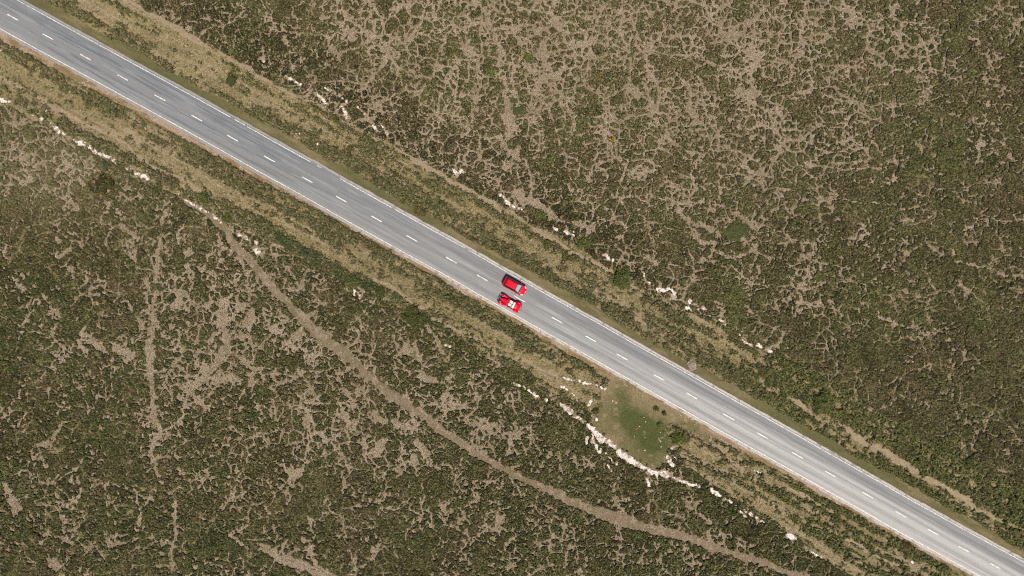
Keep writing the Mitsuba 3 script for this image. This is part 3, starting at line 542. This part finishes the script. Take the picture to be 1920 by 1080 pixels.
def tube(pts, r, n=8):
    """tapered tube along the points; r one radius or one per point."""
    pts = np.asarray(pts, float); r = np.broadcast_to(r, len(pts)); parts = []
    d = np.gradient(pts, axis=0); d /= np.linalg.norm(d, axis=1, keepdims=True) + 1e-9
    up = np.where(np.abs(d[:, 2:]) > .9, [[1., 0, 0]], [[0, 0, 1.]])
    a = np.cross(d, up); a /= np.linalg.norm(a, axis=1, keepdims=True); b = np.cross(d, a)
    t = np.linspace(0, 2 * np.pi, n, endpoint=False)
    v = (pts[:, None] + r[:, None, None] * (np.cos(t)[None, :, None] * a[:, None] + np.sin(t)[None, :, None] * b[:, None])).reshape(-1, 3)
    v = np.vstack([v, pts[:1], pts[-1:]]); k = np.arange(n); f = []
    for i in range(len(pts) - 1):
        a0, a1 = i * n + k, i * n + (k + 1) % n
        f += [np.stack([a0, a1, a1 + n], 1), np.stack([a0, a1 + n, a0 + n], 1)]
    m = len(pts) * n
    f += [np.stack([(k + 1) % n, k, 0 * k + m], 1), np.stack([k + m - n, (k + 1) % n + m - n, 0 * k + m + 1], 1)]
    q = trimesh.Trimesh(v, np.vstack(f), process=False)
    if q.volume < 0: q.invert()
    return q
def panel(quad, off, th=.008, inset=.02):
    """glass pane lying on a face: quad of four corners, counted round, pushed out along its normal."""
    q = np.array(quad, float); c = q.mean(0)
    n = np.cross(q[1] - q[0], q[3] - q[0]); n /= np.linalg.norm(n)
    d = q - c; q = c + d * (1 - inset / np.linalg.norm(d, axis=1, keepdims=True))
    p = np.vstack([q + n * off, q + n * (off - .03), [q.mean(0) + n * (off + th)]])
    return mani(m3.Manifold.hull_points(p)), n
def ell(c, s, rot=0, sub=3):
    m = trimesh.creation.icosphere(subdivisions=sub); m.apply_scale(s)
    m.apply_transform(trimesh.transformations.rotation_matrix(rot, [0, 0, 1])); m.apply_translation(c); return m
def mat(key, col, rough=.5, metal=0., coat=0., spec=.5):
    d = {'type': 'principled', 'base_color': {'type': 'rgb', 'value': list(col)}, 'roughness': rough, 'metallic': metal, 'specular': spec}
    if coat: d |= {'clearcoat': coat, 'clearcoat_gloss': .92}
    scene[key] = {'type': 'twosided', 'bsdf': d}
def thing(base):
    i, key = 0, base
    while key in labels: i += 1; key = f'{base}_{i:03d}'
    return key
def part(parent, name, mesh, m, tw=None, smooth=35, label=None, color=None):
    key, i = f'{parent}__{name}', 0
    while key in scene: i += 1; key = f'{parent}__{name}_{i:03d}'
    more = {} if tw is None else {'to_world': tw}
    scene[key] = mikit.ply(mesh, m, smooth=smooth if color is None else False, color=color, **more)
    if label: labels[key] = {'label': label}
    return key
def cat(*ms): return trimesh.util.concatenate(list(ms))

mat('car_red', (.70, .002, .030), .40, 0, .15, .15)
mat('old_red', (.68, .002, .036), .34, 0, .2, .18)
mat('gloss_black', (.012, .013, .016), .12, 0, .5)
mat('trim_black', (.018, .018, .02), .6)
mat('tyre_rubber', (.020, .020, .021), .85)
mat('chrome', (.86, .86, .87), .14, 1.0)
mat('alloy', (.62, .63, .65), .3, 1.0)
mat('lamp_lens', (.80, .80, .80), .12, 0, 1.0)
mat('red_lens', (.45, .01, .01), .2, 0, .6)
mat('screen_grey', (.30, .345, .40), .10, 0, 1.0, .8)  # windscreen glass: bright sky reflection put into the pale base colour
mat('cream_leather', (.80, .75, .66), .55)
mat('brown_carpet', (.16, .075, .04), .9)
mat('wood', (.28, .12, .05), .35, 0, .5)
mat('plate_white', (.75, .75, .72), .4)
mat('plate_yellow', (.72, .52, .04), .4)
scene['clear_pane'] = {'type': 'thindielectric'}

def wheels(key, tw, spots, r, w, rimmat):
    for x, y in spots:
        s = 1 if y > 0 else -1
        tyre = trimesh.creation.revolve(np.array([(r * .62, -w / 2 + .01), (r * .9, -w / 2), (r, -w / 2 + .03), (r, w / 2 - .03), (r * .9, w / 2), (r * .62, w / 2 - .01), (r * .62, -w / 2 + .01)]), sections=28)
        R = trimesh.transformations.rotation_matrix(math.pi / 2, [1, 0, 0]); tyre.apply_transform(R); tyre.apply_translation((x, y, r))
        k = part(key, 'wheel', tyre, 'tyre_rubber', tw)
        rim = [trimesh.creation.cylinder(r * .16, w * .9, sections=18)]
        for a in range(5):
            sp = trimesh.creation.box((r * .52, r * .16, w * .5)); sp.apply_translation((r * .38, 0, s * -.02)); sp.apply_transform(trimesh.transformations.rotation_matrix(a * 2 * math.pi / 5, [0, 0, 1])); rim.append(sp)
        rim.append(trimesh.creation.revolve(np.array([(r * .56, -w * .42), (r * .63, -w * .44), (r * .63, w * .44), (r * .56, w * .42), (r * .56, -w * .42)]), sections=28))
        rim = cat(*rim); rim.apply_transform(R); rim.apply_translation((x, y, r))
        part(k, 'rim', rim, rimmat, tw)

def place(u, v, deg, z=RZ + .004):
    x, y = P(u, v); return T().translate([x, y, z]).rotate([0, 0, 1], deg)

# ---- the red hatchback in the upper lane, heading down to the right
hb = thing('hatchback'); labels[hb] = {'label': 'small red hatchback with solid roof and grey windscreen in the upper lane', 'category': 'car'}
tw = place(964.8, 536.6, -28.7)
st = [(-1.74, 0, .56, .36, .66), (-1.70, 0, .66, .28, .84), (-1.58, 0, .725, .22, .94), (-1.2, 0, .755, .18, .97), (-.4, 0, .77, .17, .97), (.5, 0, .765, .17, .95), (.95, 0, .75, .18, .92), (1.3, 0, .715, .20, .84), (1.55, 0, .62, .25, .74), (1.68, 0, .50, .30, .65), (1.75, 0, .34, .36, .58)]
part(hb, 'body', loft(smooth_st(st), 36, 3.6), 'car_red', tw)
B, Tp, r_ = [(-1.46, .66, .93), (.86, .63, .93)], [(-1.22, .47, 1.37), (.26, .455, 1.38)], .045
cab = [(x, s * y, z) for x, y, z in B + Tp for s in (1, -1)]
part(hb, 'cabin_frame', rhull(cab, r_), 'gloss_black', tw)
rf = rhull([(x, s * y, z) for s in (1, -1) for x, y, z in ((-1.16, .455, 1.415), (.19, .44, 1.42), (-.9, .36, 1.445), (-.05, .36, 1.447))], .035)
part(hb, 'roof', rf, 'car_red', tw, smooth=50)
ws, _ = panel([(.86, -.63, .93), (.86, .63, .93), (.26, .455, 1.38), (.26, -.455, 1.38)], r_ + .004, .02, .05)
part(hb, 'windscreen', ws, 'screen_grey', tw)
rw, _ = panel([(-1.46, .60, .98), (-1.46, -.60, .98), (-1.22, -.44, 1.36), (-1.22, .44, 1.36)], r_ + .004, .012, .05)
part(hb, 'rear_window', rw, 'gloss_black', tw)
for s in (1, -1):
    for xa, xb in ((-1.42, -.42), (-.36, .78)):
        def at(x, top):
            k = (x - B[0][0]) / (B[1][0] - B[0][0]); b, t = np.array(B[0]) + k * (np.array(B[1]) - B[0]), np.array(Tp[0]) + k * (np.array(Tp[1]) - Tp[0])
            q = b + (t - b) * (.88 if top else .10); return (q[0], s * q[1], q[2])
        q = [at(xb, 0), at(xa, 0), at(xa, 1), at(xb, 1)]
        part(hb, 'side_window', panel(q if s > 0 else q[::-1], r_ + .004, .006, .03)[0], 'gloss_black', tw)
    hl = rhull([(1.30, s * .66, .77), (1.42, s * .60, .775), (1.60, s * .47, .70), (1.56, s * .56, .66), (1.38, s * .67, .70)], .05)
    part(hb, 'headlight', hl, 'lamp_lens', tw, smooth=60)
    part(hb, 'tail_light', rhull([(-1.66, s * .62, .86), (-1.70, s * .56, .72), (-1.60, s * .70, .84), (-1.64, s * .66, .68)], .03), 'red_lens', tw)
    part(hb, 'door_mirror', rhull([(.60, s * .80, 1.0), (.66, s * .90, 1.02), (.72, s * .80, 1.0), (.68, s * .90, .96), (.62, s * .74, .97)], .035), 'car_red', tw)
    for xh in (.02, -.85): part(hb, 'door_handle', rbox(xh - .09, xh + .09, s * .775 - .012, s * .775 + .012, .80, .825, .01), 'trim_black', tw)
    part(hb, 'wiper', tube([(.93, s * .05, .965), (.83, s * .05 - .30, 1.02)] , [.012, .008], 6), 'trim_black', tw)
part(hb, 'scuttle', rhull([(.97, s * .60, .925) for s in (1, -1)] + [(1.02, s * .40, .92) for s in (1, -1)] + [(.91, s * .64, .94) for s in (1, -1)], .018), 'trim_black', tw)
part(hb, 'grille', rbox(1.66, 1.765, -.36, .36, .36, .52, .03), 'trim_black', tw)
part(hb, 'badge', ell((1.70, 0, .63), (.03, .06, .045)), 'chrome', tw)
part(hb, 'number_plate', rbox(1.755, 1.78, -.25, .25, .40, .51, .006), 'plate_white', tw, label='white front number plate')
part(hb, 'number_plate', rbox(-1.765, -1.74, -.25, .25, .50, .61, .006), 'plate_yellow', tw, label='yellow rear number plate')
part(hb, 'rear_spoiler', rhull([(-1.20, .44, 1.41), (-1.20, -.44, 1.41), (-1.30, .40, 1.39), (-1.30, -.40, 1.39)], .02), 'car_red', tw)
part(hb, 'aerial', tube([(-1.0, 0, 1.47), (-1.22, 0, 1.60)], [.012, .005], 6), 'trim_black', tw)
wheels(hb, tw, [(1.13, .69), (1.13, -.69), (-1.14, .69), (-1.14, -.69)], .29, .19, 'alloy')

# ---- the open red roadster in the lower lane, heading up to the left
ro = thing('roadster'); labels[ro] = {'label': 'open-top red classic roadster with cream cockpit and flared wings in the lower lane', 'category': 'car'}
tw = place(955.9, 568.4, 152)
part(ro, 'chassis', rbox(-1.5, 1.5, -.50, .50, .20, .36, .04), 'trim_black', tw)
part(ro, 'bonnet', loft(smooth_st([(1.50, 0, .17, .38, .78), (1.40, 0, .21, .36, .83), (1.0, 0, .29, .34, .88), (.6, 0, .39, .34, .93), (.32, 0, .46, .34, .96)]), 32, 2.6), 'old_red', tw, smooth=60)
part(ro, 'bonnet_hinge', tube([(1.44, 0, .835), (1.0, 0, .885), (.6, 0, .935), (.36, 0, .96)], .013, 6), 'chrome', tw)
part(ro, 'radiator_grille', rbox(1.47, 1.55, -.17, .17, .38, .80, .04), 'chrome', tw)
part(ro, 'cowl', rhull([(x, s * y, z) for s in (1, -1) for x, y, z in ((.30, .45, .90), (.30, .46, .50), (.42, .44, .88), (.42, .44, .5), (.30, .25, .94))], .03), 'old_red', tw, smooth=50)
for s in (1, -1):
    fw = loft(smooth_st([(1.66, s * .56, .09, .40, .52), (1.60, s * .57, .145, .32, .62), (1.40, s * .585, .165, .30, .72), (1.15, s * .59, .165, .34, .745), (.85, s * .585, .15, .32, .66), (.50, s * .56, .12, .28, .48), (.18, s * .54, .09, .24, .33)]), 26, 2.4)
    part(ro, 'front_wing', fw, 'old_red', tw, smooth=60)
    hl = part(ro, 'headlight', ell((1.27, s * .43, .80), (.13, .085, .085)), 'chrome', tw, smooth=True)
    part(hl, 'lens', ell((1.36, s * .43, .80), (.05, .075, .075)), 'lamp_lens', tw, smooth=True)
    part(ro, 'side_lamp', ell((1.20, s * .585, .765), (.06, .045, .045)), 'lamp_lens', tw, smooth=True)
    rwg = loft(smooth_st([(-.62, s * .54, .06, .34, .50), (-.80, s * .57, .12, .32, .64), (-1.10, s * .60, .17, .30, .76), (-1.35, s * .60, .17, .30, .72), (-1.58, s * .575, .145, .34, .58), (-1.70, s * .55, .08, .40, .50)]), 26, 2.4)
    part(ro, 'rear_wing', rwg, 'old_red', tw, smooth=60)
    part(ro, 'tail_light', ell((-1.62, s * .55, .60), (.05, .045, .045)), 'red_lens', tw, smooth=True)
    part(ro, 'running_board', rbox(-.72, .34, s * .56 - .08, s * .56 + .08, .24, .275, .012), 'trim_black', tw)
    part(ro, 'door', rhull([(.27, s * .485, .80), (.27, s * .50, .36), (-.20, s * .505, .70), (-.62, s * .49, .80), (-.62, s * .50, .36)], .025), 'old_red', tw)
    part(ro, 'door_mirror', cat(ell((.34, s * .62, 1.0), (.03, .06, .045)), tube([(.36, s * .48, .92), (.34, s * .60, .98)], .012, 6)), 'chrome', tw)
    sk = part(ro, 'seat', rhull([(.10, s * .24 - .16, .52), (.10, s * .24 + .16, .52), (-.36, s * .24 - .17, .50), (-.36, s * .24 + .17, .50)], .06), 'cream_leather', tw, smooth=50)
    part(sk, 'backrest', rhull([(-.36, s * .24 - .15, .54), (-.36, s * .24 + .15, .54), (-.50, s * .24 - .15, .93), (-.50, s * .24 + .15, .93)], .055), 'cream_leather', tw, smooth=50)
part(ro, 'cockpit_floor', rbox(-.62, .32, -.46, .46, .37, .41, .01), 'brown_carpet', tw)
part(ro, 'transmission_tunnel', rhull([(.28, .0, .56), (-.46, 0, .54), (.28, .03, .42), (-.46, -.03, .42)], .04), 'trim_black', tw)
part(ro, 'dashboard', rbox(.22, .30, -.45, .45, .66, .90, .03), 'wood', tw)
sw = trimesh.creation.torus(.17, .014, 24, 8); sw.apply_transform(trimesh.transformations.rotation_matrix(math.radians(-62), [0, 1, 0])); sw.apply_translation((.04, -.24, .83))
part(ro, 'steering_wheel', cat(sw, tube([(.22, -.24, .76), (.04, -.24, .83)], .015, 6)), 'wood', tw)
part(ro, 'hood_cover', rhull([(-.57, .40, .88), (-.57, -.40, .88), (-.70, .40, .90), (-.70, -.40, .90)], .055), 'cream_leather', tw, smooth=50, label='folded cream hood behind the seats')
fr_ = [(.36, .46, .94), (.25, .45, 1.24), (.25, -.45, 1.24), (.36, -.46, .94), (.36, .46, .94)]
wf = part(ro, 'windscreen', cat(*[tube([a, b], .016, 8) for a, b in zip(fr_[:-1], fr_[1:])]), 'chrome', tw)
part(wf, 'pane', trimesh.Trimesh(np.array(fr_[:4]), [[0, 1, 2], [0, 2, 3]], process=False), 'clear_pane', tw, smooth=False)
part(ro, 'rear_deck', loft(smooth_st([(-.66, 0, .47, .36, .90), (-.80, 0, .47, .36, .90), (-1.10, 0, .45, .36, .86), (-1.38, 0, .40, .36, .74), (-1.56, 0, .32, .38, .60), (-1.62, 0, .2, .42, .52)]), 32, 2.8), 'old_red', tw, smooth=60)
part(ro, 'boot_hinge', tube([(-.86, .22, .895), (-1.15, .21, .85)], .010, 6), 'chrome', tw); part(ro, 'boot_hinge', tube([(-.86, -.22, .895), (-1.15, -.21, .85)], .010, 6), 'chrome', tw)
part(ro, 'front_bumper', tube([(1.60, .60, .44), (1.68, .45, .45), (1.72, .2, .46), (1.72, -.2, .46), (1.68, -.45, .45), (1.60, -.60, .44)], .038, 10), 'chrome', tw, smooth=True)
part(ro, 'rear_bumper', tube([(-1.62, .62, .46), (-1.71, .45, .47), (-1.76, .2, .48), (-1.76, -.2, .48), (-1.71, -.45, .47), (-1.62, -.62, .46)], .04, 10), 'chrome', tw, smooth=True)
wheels(ro, tw, [(1.20, .58), (1.20, -.58), (-1.17, .58), (-1.17, -.58)], .31, .15, 'chrome')

# ---- bushes and heather mounds: lumpy crown of small leaves over a dark inner mass, on a few stems
mat('bark', (.10, .075, .05), .9)
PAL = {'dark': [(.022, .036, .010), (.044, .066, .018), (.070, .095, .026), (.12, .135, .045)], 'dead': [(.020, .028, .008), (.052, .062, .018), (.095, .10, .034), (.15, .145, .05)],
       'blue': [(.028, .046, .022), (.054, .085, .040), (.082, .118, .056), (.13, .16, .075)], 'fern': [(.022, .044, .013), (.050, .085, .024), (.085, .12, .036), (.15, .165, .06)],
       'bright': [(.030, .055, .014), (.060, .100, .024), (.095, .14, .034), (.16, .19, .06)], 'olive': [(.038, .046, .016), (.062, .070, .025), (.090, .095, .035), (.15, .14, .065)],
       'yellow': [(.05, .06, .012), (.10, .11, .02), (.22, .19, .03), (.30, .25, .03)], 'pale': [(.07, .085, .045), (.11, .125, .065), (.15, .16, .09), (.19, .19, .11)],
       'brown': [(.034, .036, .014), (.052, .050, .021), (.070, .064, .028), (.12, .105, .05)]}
def bush(kind, u, v, r, tone_, label):
    key = thing(kind); labels[key] = {'label': label, 'category': 'bush' if kind == 'gorse_bush' else 'heather'}
    n = np.random.default_rng(int(u * 7 + v)); R = r / M; x, y = P(u, v); z0 = float(relief(np.array([x]), np.array([y]))[0])
    H = (.32 + .42 * R) if kind == 'gorse_bush' else .26 + .06 * R
    lob = n.uniform(0, 6.28, 3)
    def rad(a): return R * (.80 + .14 * np.sin(2 * a + lob[0]) + .11 * np.sin(4 * a + lob[1]) + .09 * np.sin(7 * a + lob[2]))
    # inner mass
    nr, na = max(4, int(R / .16)), max(14, int(R * 34))
    q, a = np.meshgrid(np.linspace(0, 1, nr + 1), np.linspace(0, 2 * np.pi, na, endpoint=False), indexing='ij')
    rr = q * rad(a) * .94
    px, py = x + rr * np.cos(a) + n.normal(0, .03, q.shape), y + rr * np.sin(a) + n.normal(0, .03, q.shape)
    hump = fb(px, py, .55, 300 + len(labels) % 40, 3, .65)
    pz = z0 - .03 + H * np.sqrt(np.clip(1 - q ** 2.2, 0, 1)) * (.45 + .85 * hump) * .82
    i = np.arange(q.size).reshape(q.shape); j = np.roll(i, -1, 1)
    f = np.vstack([np.stack([i[:-1].ravel(), i[1:].ravel(), j[1:].ravel()], 1), np.stack([i[:-1].ravel(), j[1:].ravel(), j[:-1].ravel()], 1)])
    pal = np.array(PAL[tone_]) * ([1.25, .95, .95] if kind == 'gorse_bush' else [1, 1, 1])
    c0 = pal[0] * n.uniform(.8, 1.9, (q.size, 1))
    # leaves
    nl = int(170 * np.pi * R * R) + 60
    la = n.uniform(0, 6.28, nl); lq = np.sqrt(n.uniform(0, 1.25, nl)); lr = lq * rad(la)
    lx, ly = x + lr * np.cos(la), y + lr * np.sin(la)
    lh = fb(lx, ly, .55, 300 + len(labels) % 40, 3, .65)
    lz = z0 + H * np.sqrt(np.clip(1 - lq ** 2.2, 0, 1)) * (.45 + .85 * lh) * n.uniform(.6, 1.02, nl)
    keep = fb(lx, ly, .45, 350, 2) > (.40 if tone_ != 'dead' else .50)
    lx, ly, lz = lx[keep], ly[keep], lz[keep]; m_ = len(lx)
    lc = 1.35 * pal[np.searchsorted([.22, .58, .86], n.random(m_))] * n.uniform(.7, 1.4, (m_, 1))
    if tone_ == 'dead':
        dd = np.exp(-(((lx - x + .25) / .75) ** 2 + ((ly - y - .1) / .85) ** 2)) > n.random(m_) * .9
        lc[dd] = np.array([.34, .22, .17]) * n.uniform(.5, 1.3, (dd.sum(), 1))
    L = .24 if kind == 'gorse_bush' else .15
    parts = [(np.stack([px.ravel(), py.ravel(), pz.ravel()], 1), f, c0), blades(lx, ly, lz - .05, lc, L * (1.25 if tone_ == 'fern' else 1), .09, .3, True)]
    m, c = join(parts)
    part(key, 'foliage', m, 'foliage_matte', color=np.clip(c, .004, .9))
    ms = []
    for k_ in range(5):
        a_ = k_ * 1.257 + n.uniform(-.4, .4); e = np.array([x + .55 * R * math.cos(a_), y + .55 * R * math.sin(a_), z0 + H * .5]); b0 = np.array([x, y, z0 - .05])
        ms.append(tube([b0, b0 * .5 + e * .5 + [0, 0, H * .12], e], [.04, .028, .012], 5))
    part(key, 'stem', cat(*ms), 'bark')
for kind, u, v, r, tone_, lab in BUSH: bush(kind, u, v, r, tone_, lab)

# ---- stones, the stony heap on the verge, the forked stick and the brown frond in the hollow
def rock(c, s, seed, sub=2):
    n = np.random.default_rng(seed); p = n.normal(0, 1, (26, 3)); p /= np.linalg.norm(p, axis=1, keepdims=True); p *= n.uniform(.8, 1.05, (26, 1)) * np.array(s)
    m = mani(m3.Manifold.hull_points(p)); m.apply_translation(c); return m
def stone_fn(p, n, uv):
    b = fbm(p.x * 9, p.y * 9, p.z * 9, 3); return mix((.62, .58, .54), (.42, .37, .33), smoothstep(.4, .7, b))
diffuse('pale_stone', stone_fn)
for i, (u, v, r, lab) in enumerate([(1207.5, 783, .10, None), (1211, 791.2, .12, None), (1199.6, 800.2, .11, 'white stone touching the upper end of the brown frond in the grassy hollow'), (1238.7, 811.3, .11, None), (1210.5, 820.6, .09, None), (1242.3, 821, .10, None),
        (1240, 837.8, .15, 'large white stone with a shadow low in the greenest part of the hollow'), (1209.5, 844.8, .16, 'grey-white stone with a shadow near the lower left rim of the hollow'), (1190.5, 818.5, .09, None), (1248, 828.5, .08, None), (183, 303, .16, 'white stone below the white sandy track, above the half-dead gorse'), (1.5, 94, .22, 'pale boulder at the very left edge of the frame beside the road')]):
    key = thing('stone'); x, y = P(u, v); z = float(relief(np.array([x]), np.array([y]))[0])
    labels[key] = {'label': lab or 'small white stone lying in the grassy hollow', 'category': 'stone', 'group': 'white stones in the grassy hollow'} if i < 10 else {'label': lab, 'category': 'stone'}
    if lab and i < 10: labels[key].pop('group')
    scene[key] = mikit.ply(rock((x, y, z + r * .35), (r, r * .85, r * .6), 500 + i), 'pale_stone')
hp = thing('rubble_heap'); labels[hp] = {'label': 'low heap of pale pinkish grey rubble on the mown grass above the road', 'category': 'rubble heap'}
x, y = P(1298, 684); n = np.random.default_rng(77)
scene['rubble_dust'] = {'type': 'twosided', 'bsdf': {'type': 'diffuse', 'reflectance': mikit.proc(lambda p, n_, uv: mix((.33, .275, .25), (.20, .16, .14), smoothstep(.4, .65, fbm(p.x * 5, p.y * 5, 3.0, 3))))}}
a = np.linspace(0, 2 * np.pi, 22, endpoint=False); qv = [(x, y, .24)]; 
for q in (.35, .7, 1.0): qv += [(x + q * .72 * (1 + .16 * math.sin(3 * t + 1) + .1 * math.sin(5 * t)) * math.cos(t), y + q * .84 * (1 + .16 * math.sin(3 * t + 1)) * math.sin(t), -.03 + .27 * (1 - q ** 2) + n.uniform(0, .05)) for t in a]
fq = [[0, 1 + i, 1 + (i + 1) % 22] for i in range(22)]
for q in range(2): fq += [[1 + q * 22 + i, 23 + q * 22 + i, 23 + q * 22 + (i + 1) % 22] for i in range(22)] + [[1 + q * 22 + i, 23 + q * 22 + (i + 1) % 22, 1 + q * 22 + (i + 1) % 22] for i in range(22)]
part(hp, 'mound', trimesh.Trimesh(np.array(qv), fq, process=False), 'rubble_dust', smooth=False)
for i in range(34):
    t, q = n.uniform(0, 6.28), math.sqrt(n.uniform(0, 1)); r = n.uniform(.05, .13)
    part(hp, 'stone', rock((x + .72 * q * math.cos(t), y + .82 * q * math.sin(t), .24 * (1 - q * q) + .02), (r, r * .8, r * .7), 600 + i), 'rubble_dust' if i % 3 else 'pale_stone', smooth=False)
br = thing('fallen_branch'); labels[br] = {'label': 'bleached forked stick lying on the greenest grass of the hollow', 'category': 'branch'}
mat('bleached_wood', (.50, .47, .38), .8)
zz = -.30
def hz_(u, v): 
    x, y = P(u, v); return (x, y, float(relief(np.array([x]), np.array([y]))[0]) + .07)
scene[br] = mikit.ply(cat(tube([hz_(1234, 820.6), hz_(1235.6, 823), hz_(1237.4, 826)], [.03, .04, .045], 6), tube([hz_(1237.4, 826), hz_(1240, 827.8), hz_(1242.3, 829)], [.042, .035, .02], 6), tube([hz_(1237.4, 826), hz_(1238, 828.5), hz_(1238.8, 831)], [.042, .035, .02], 6)), 'bleached_wood', smooth=60)
df = thing('dead_frond'); labels[df] = {'label': 'rusty brown dead bracken frond lying in the grassy hollow', 'category': 'fern'}
mat('rust_leaf', (.26, .105, .05), .8)
p0, p1 = np.array(hz_(1191.5, 806)), np.array(hz_(1199, 801.2)); ms = [tube([p0, p1], [.03, .012], 5)]
for i in range(9):
    c = p0 + (p1 - p0) * (i + .5) / 9; d = np.array([-(p1 - p0)[1], (p1 - p0)[0], 0]); d /= np.linalg.norm(d); l = .24 * (1 - i / 12)
    for s in (1, -1): ms.append(trimesh.Trimesh(np.array([c, c + s * d * l * .5 + (p1 - p0) * .06, c + s * d * l + (p1 - p0) * .02 + [0, 0, .03], c + s * d * l * .5 - (p1 - p0) * .05]), [[0, 1, 2], [0, 2, 3]], process=False))
scene[df] = mikit.ply(cat(*ms), 'rust_leaf')
# loose chalk rubble on the white track
sel = np.flatnonzero(((chalk > -.6) & ~strip & (rng.random(X.size).reshape(X.shape) < .14)).ravel())
sel = np.concatenate([sel, np.flatnonzero(((openness > .1) & heath & (rng.random(X.shape) < .002)).ravel()), np.flatnonzero((strip & ~north & (TT < -36) & (rng.random(X.shape) < .02)).ravel())])
o = np.array([(1, 0, 0), (0, 1, 0), (-1, 0, 0), (0, -1, 0), (0, 0, .8)], float); fo = np.array([[0, 1, 4], [1, 2, 4], [2, 3, 4], [3, 0, 4]])
ns = len(sel); sc_ = rng.uniform(.035, .10, ns); an = rng.uniform(0, 6.28, ns)
ov = o[None] * sc_[:, None, None] * rng.uniform(.7, 1.3, (ns, 5, 1)); ca, sa = np.cos(an)[:, None], np.sin(an)[:, None]
vv = np.stack([ov[..., 0] * ca - ov[..., 1] * sa + X.ravel()[sel][:, None], ov[..., 0] * sa + ov[..., 1] * ca + Y.ravel()[sel][:, None], ov[..., 2] + GZ.ravel()[sel][:, None] + .01], 2).reshape(-1, 3)
scene['chalk_rubble'] = mikit.ply((vv, (fo[None] + np.arange(ns)[:, None, None] * 5).reshape(-1, 3)), 'pale_stone')
labels['chalk_rubble'] = {'label': 'loose white stones strewn over the sandy track', 'category': 'stones', 'kind': 'stuff'}
print('triangles', sum(len(v[1]) for v in mikit.meshkit.WRITTEN.values()))
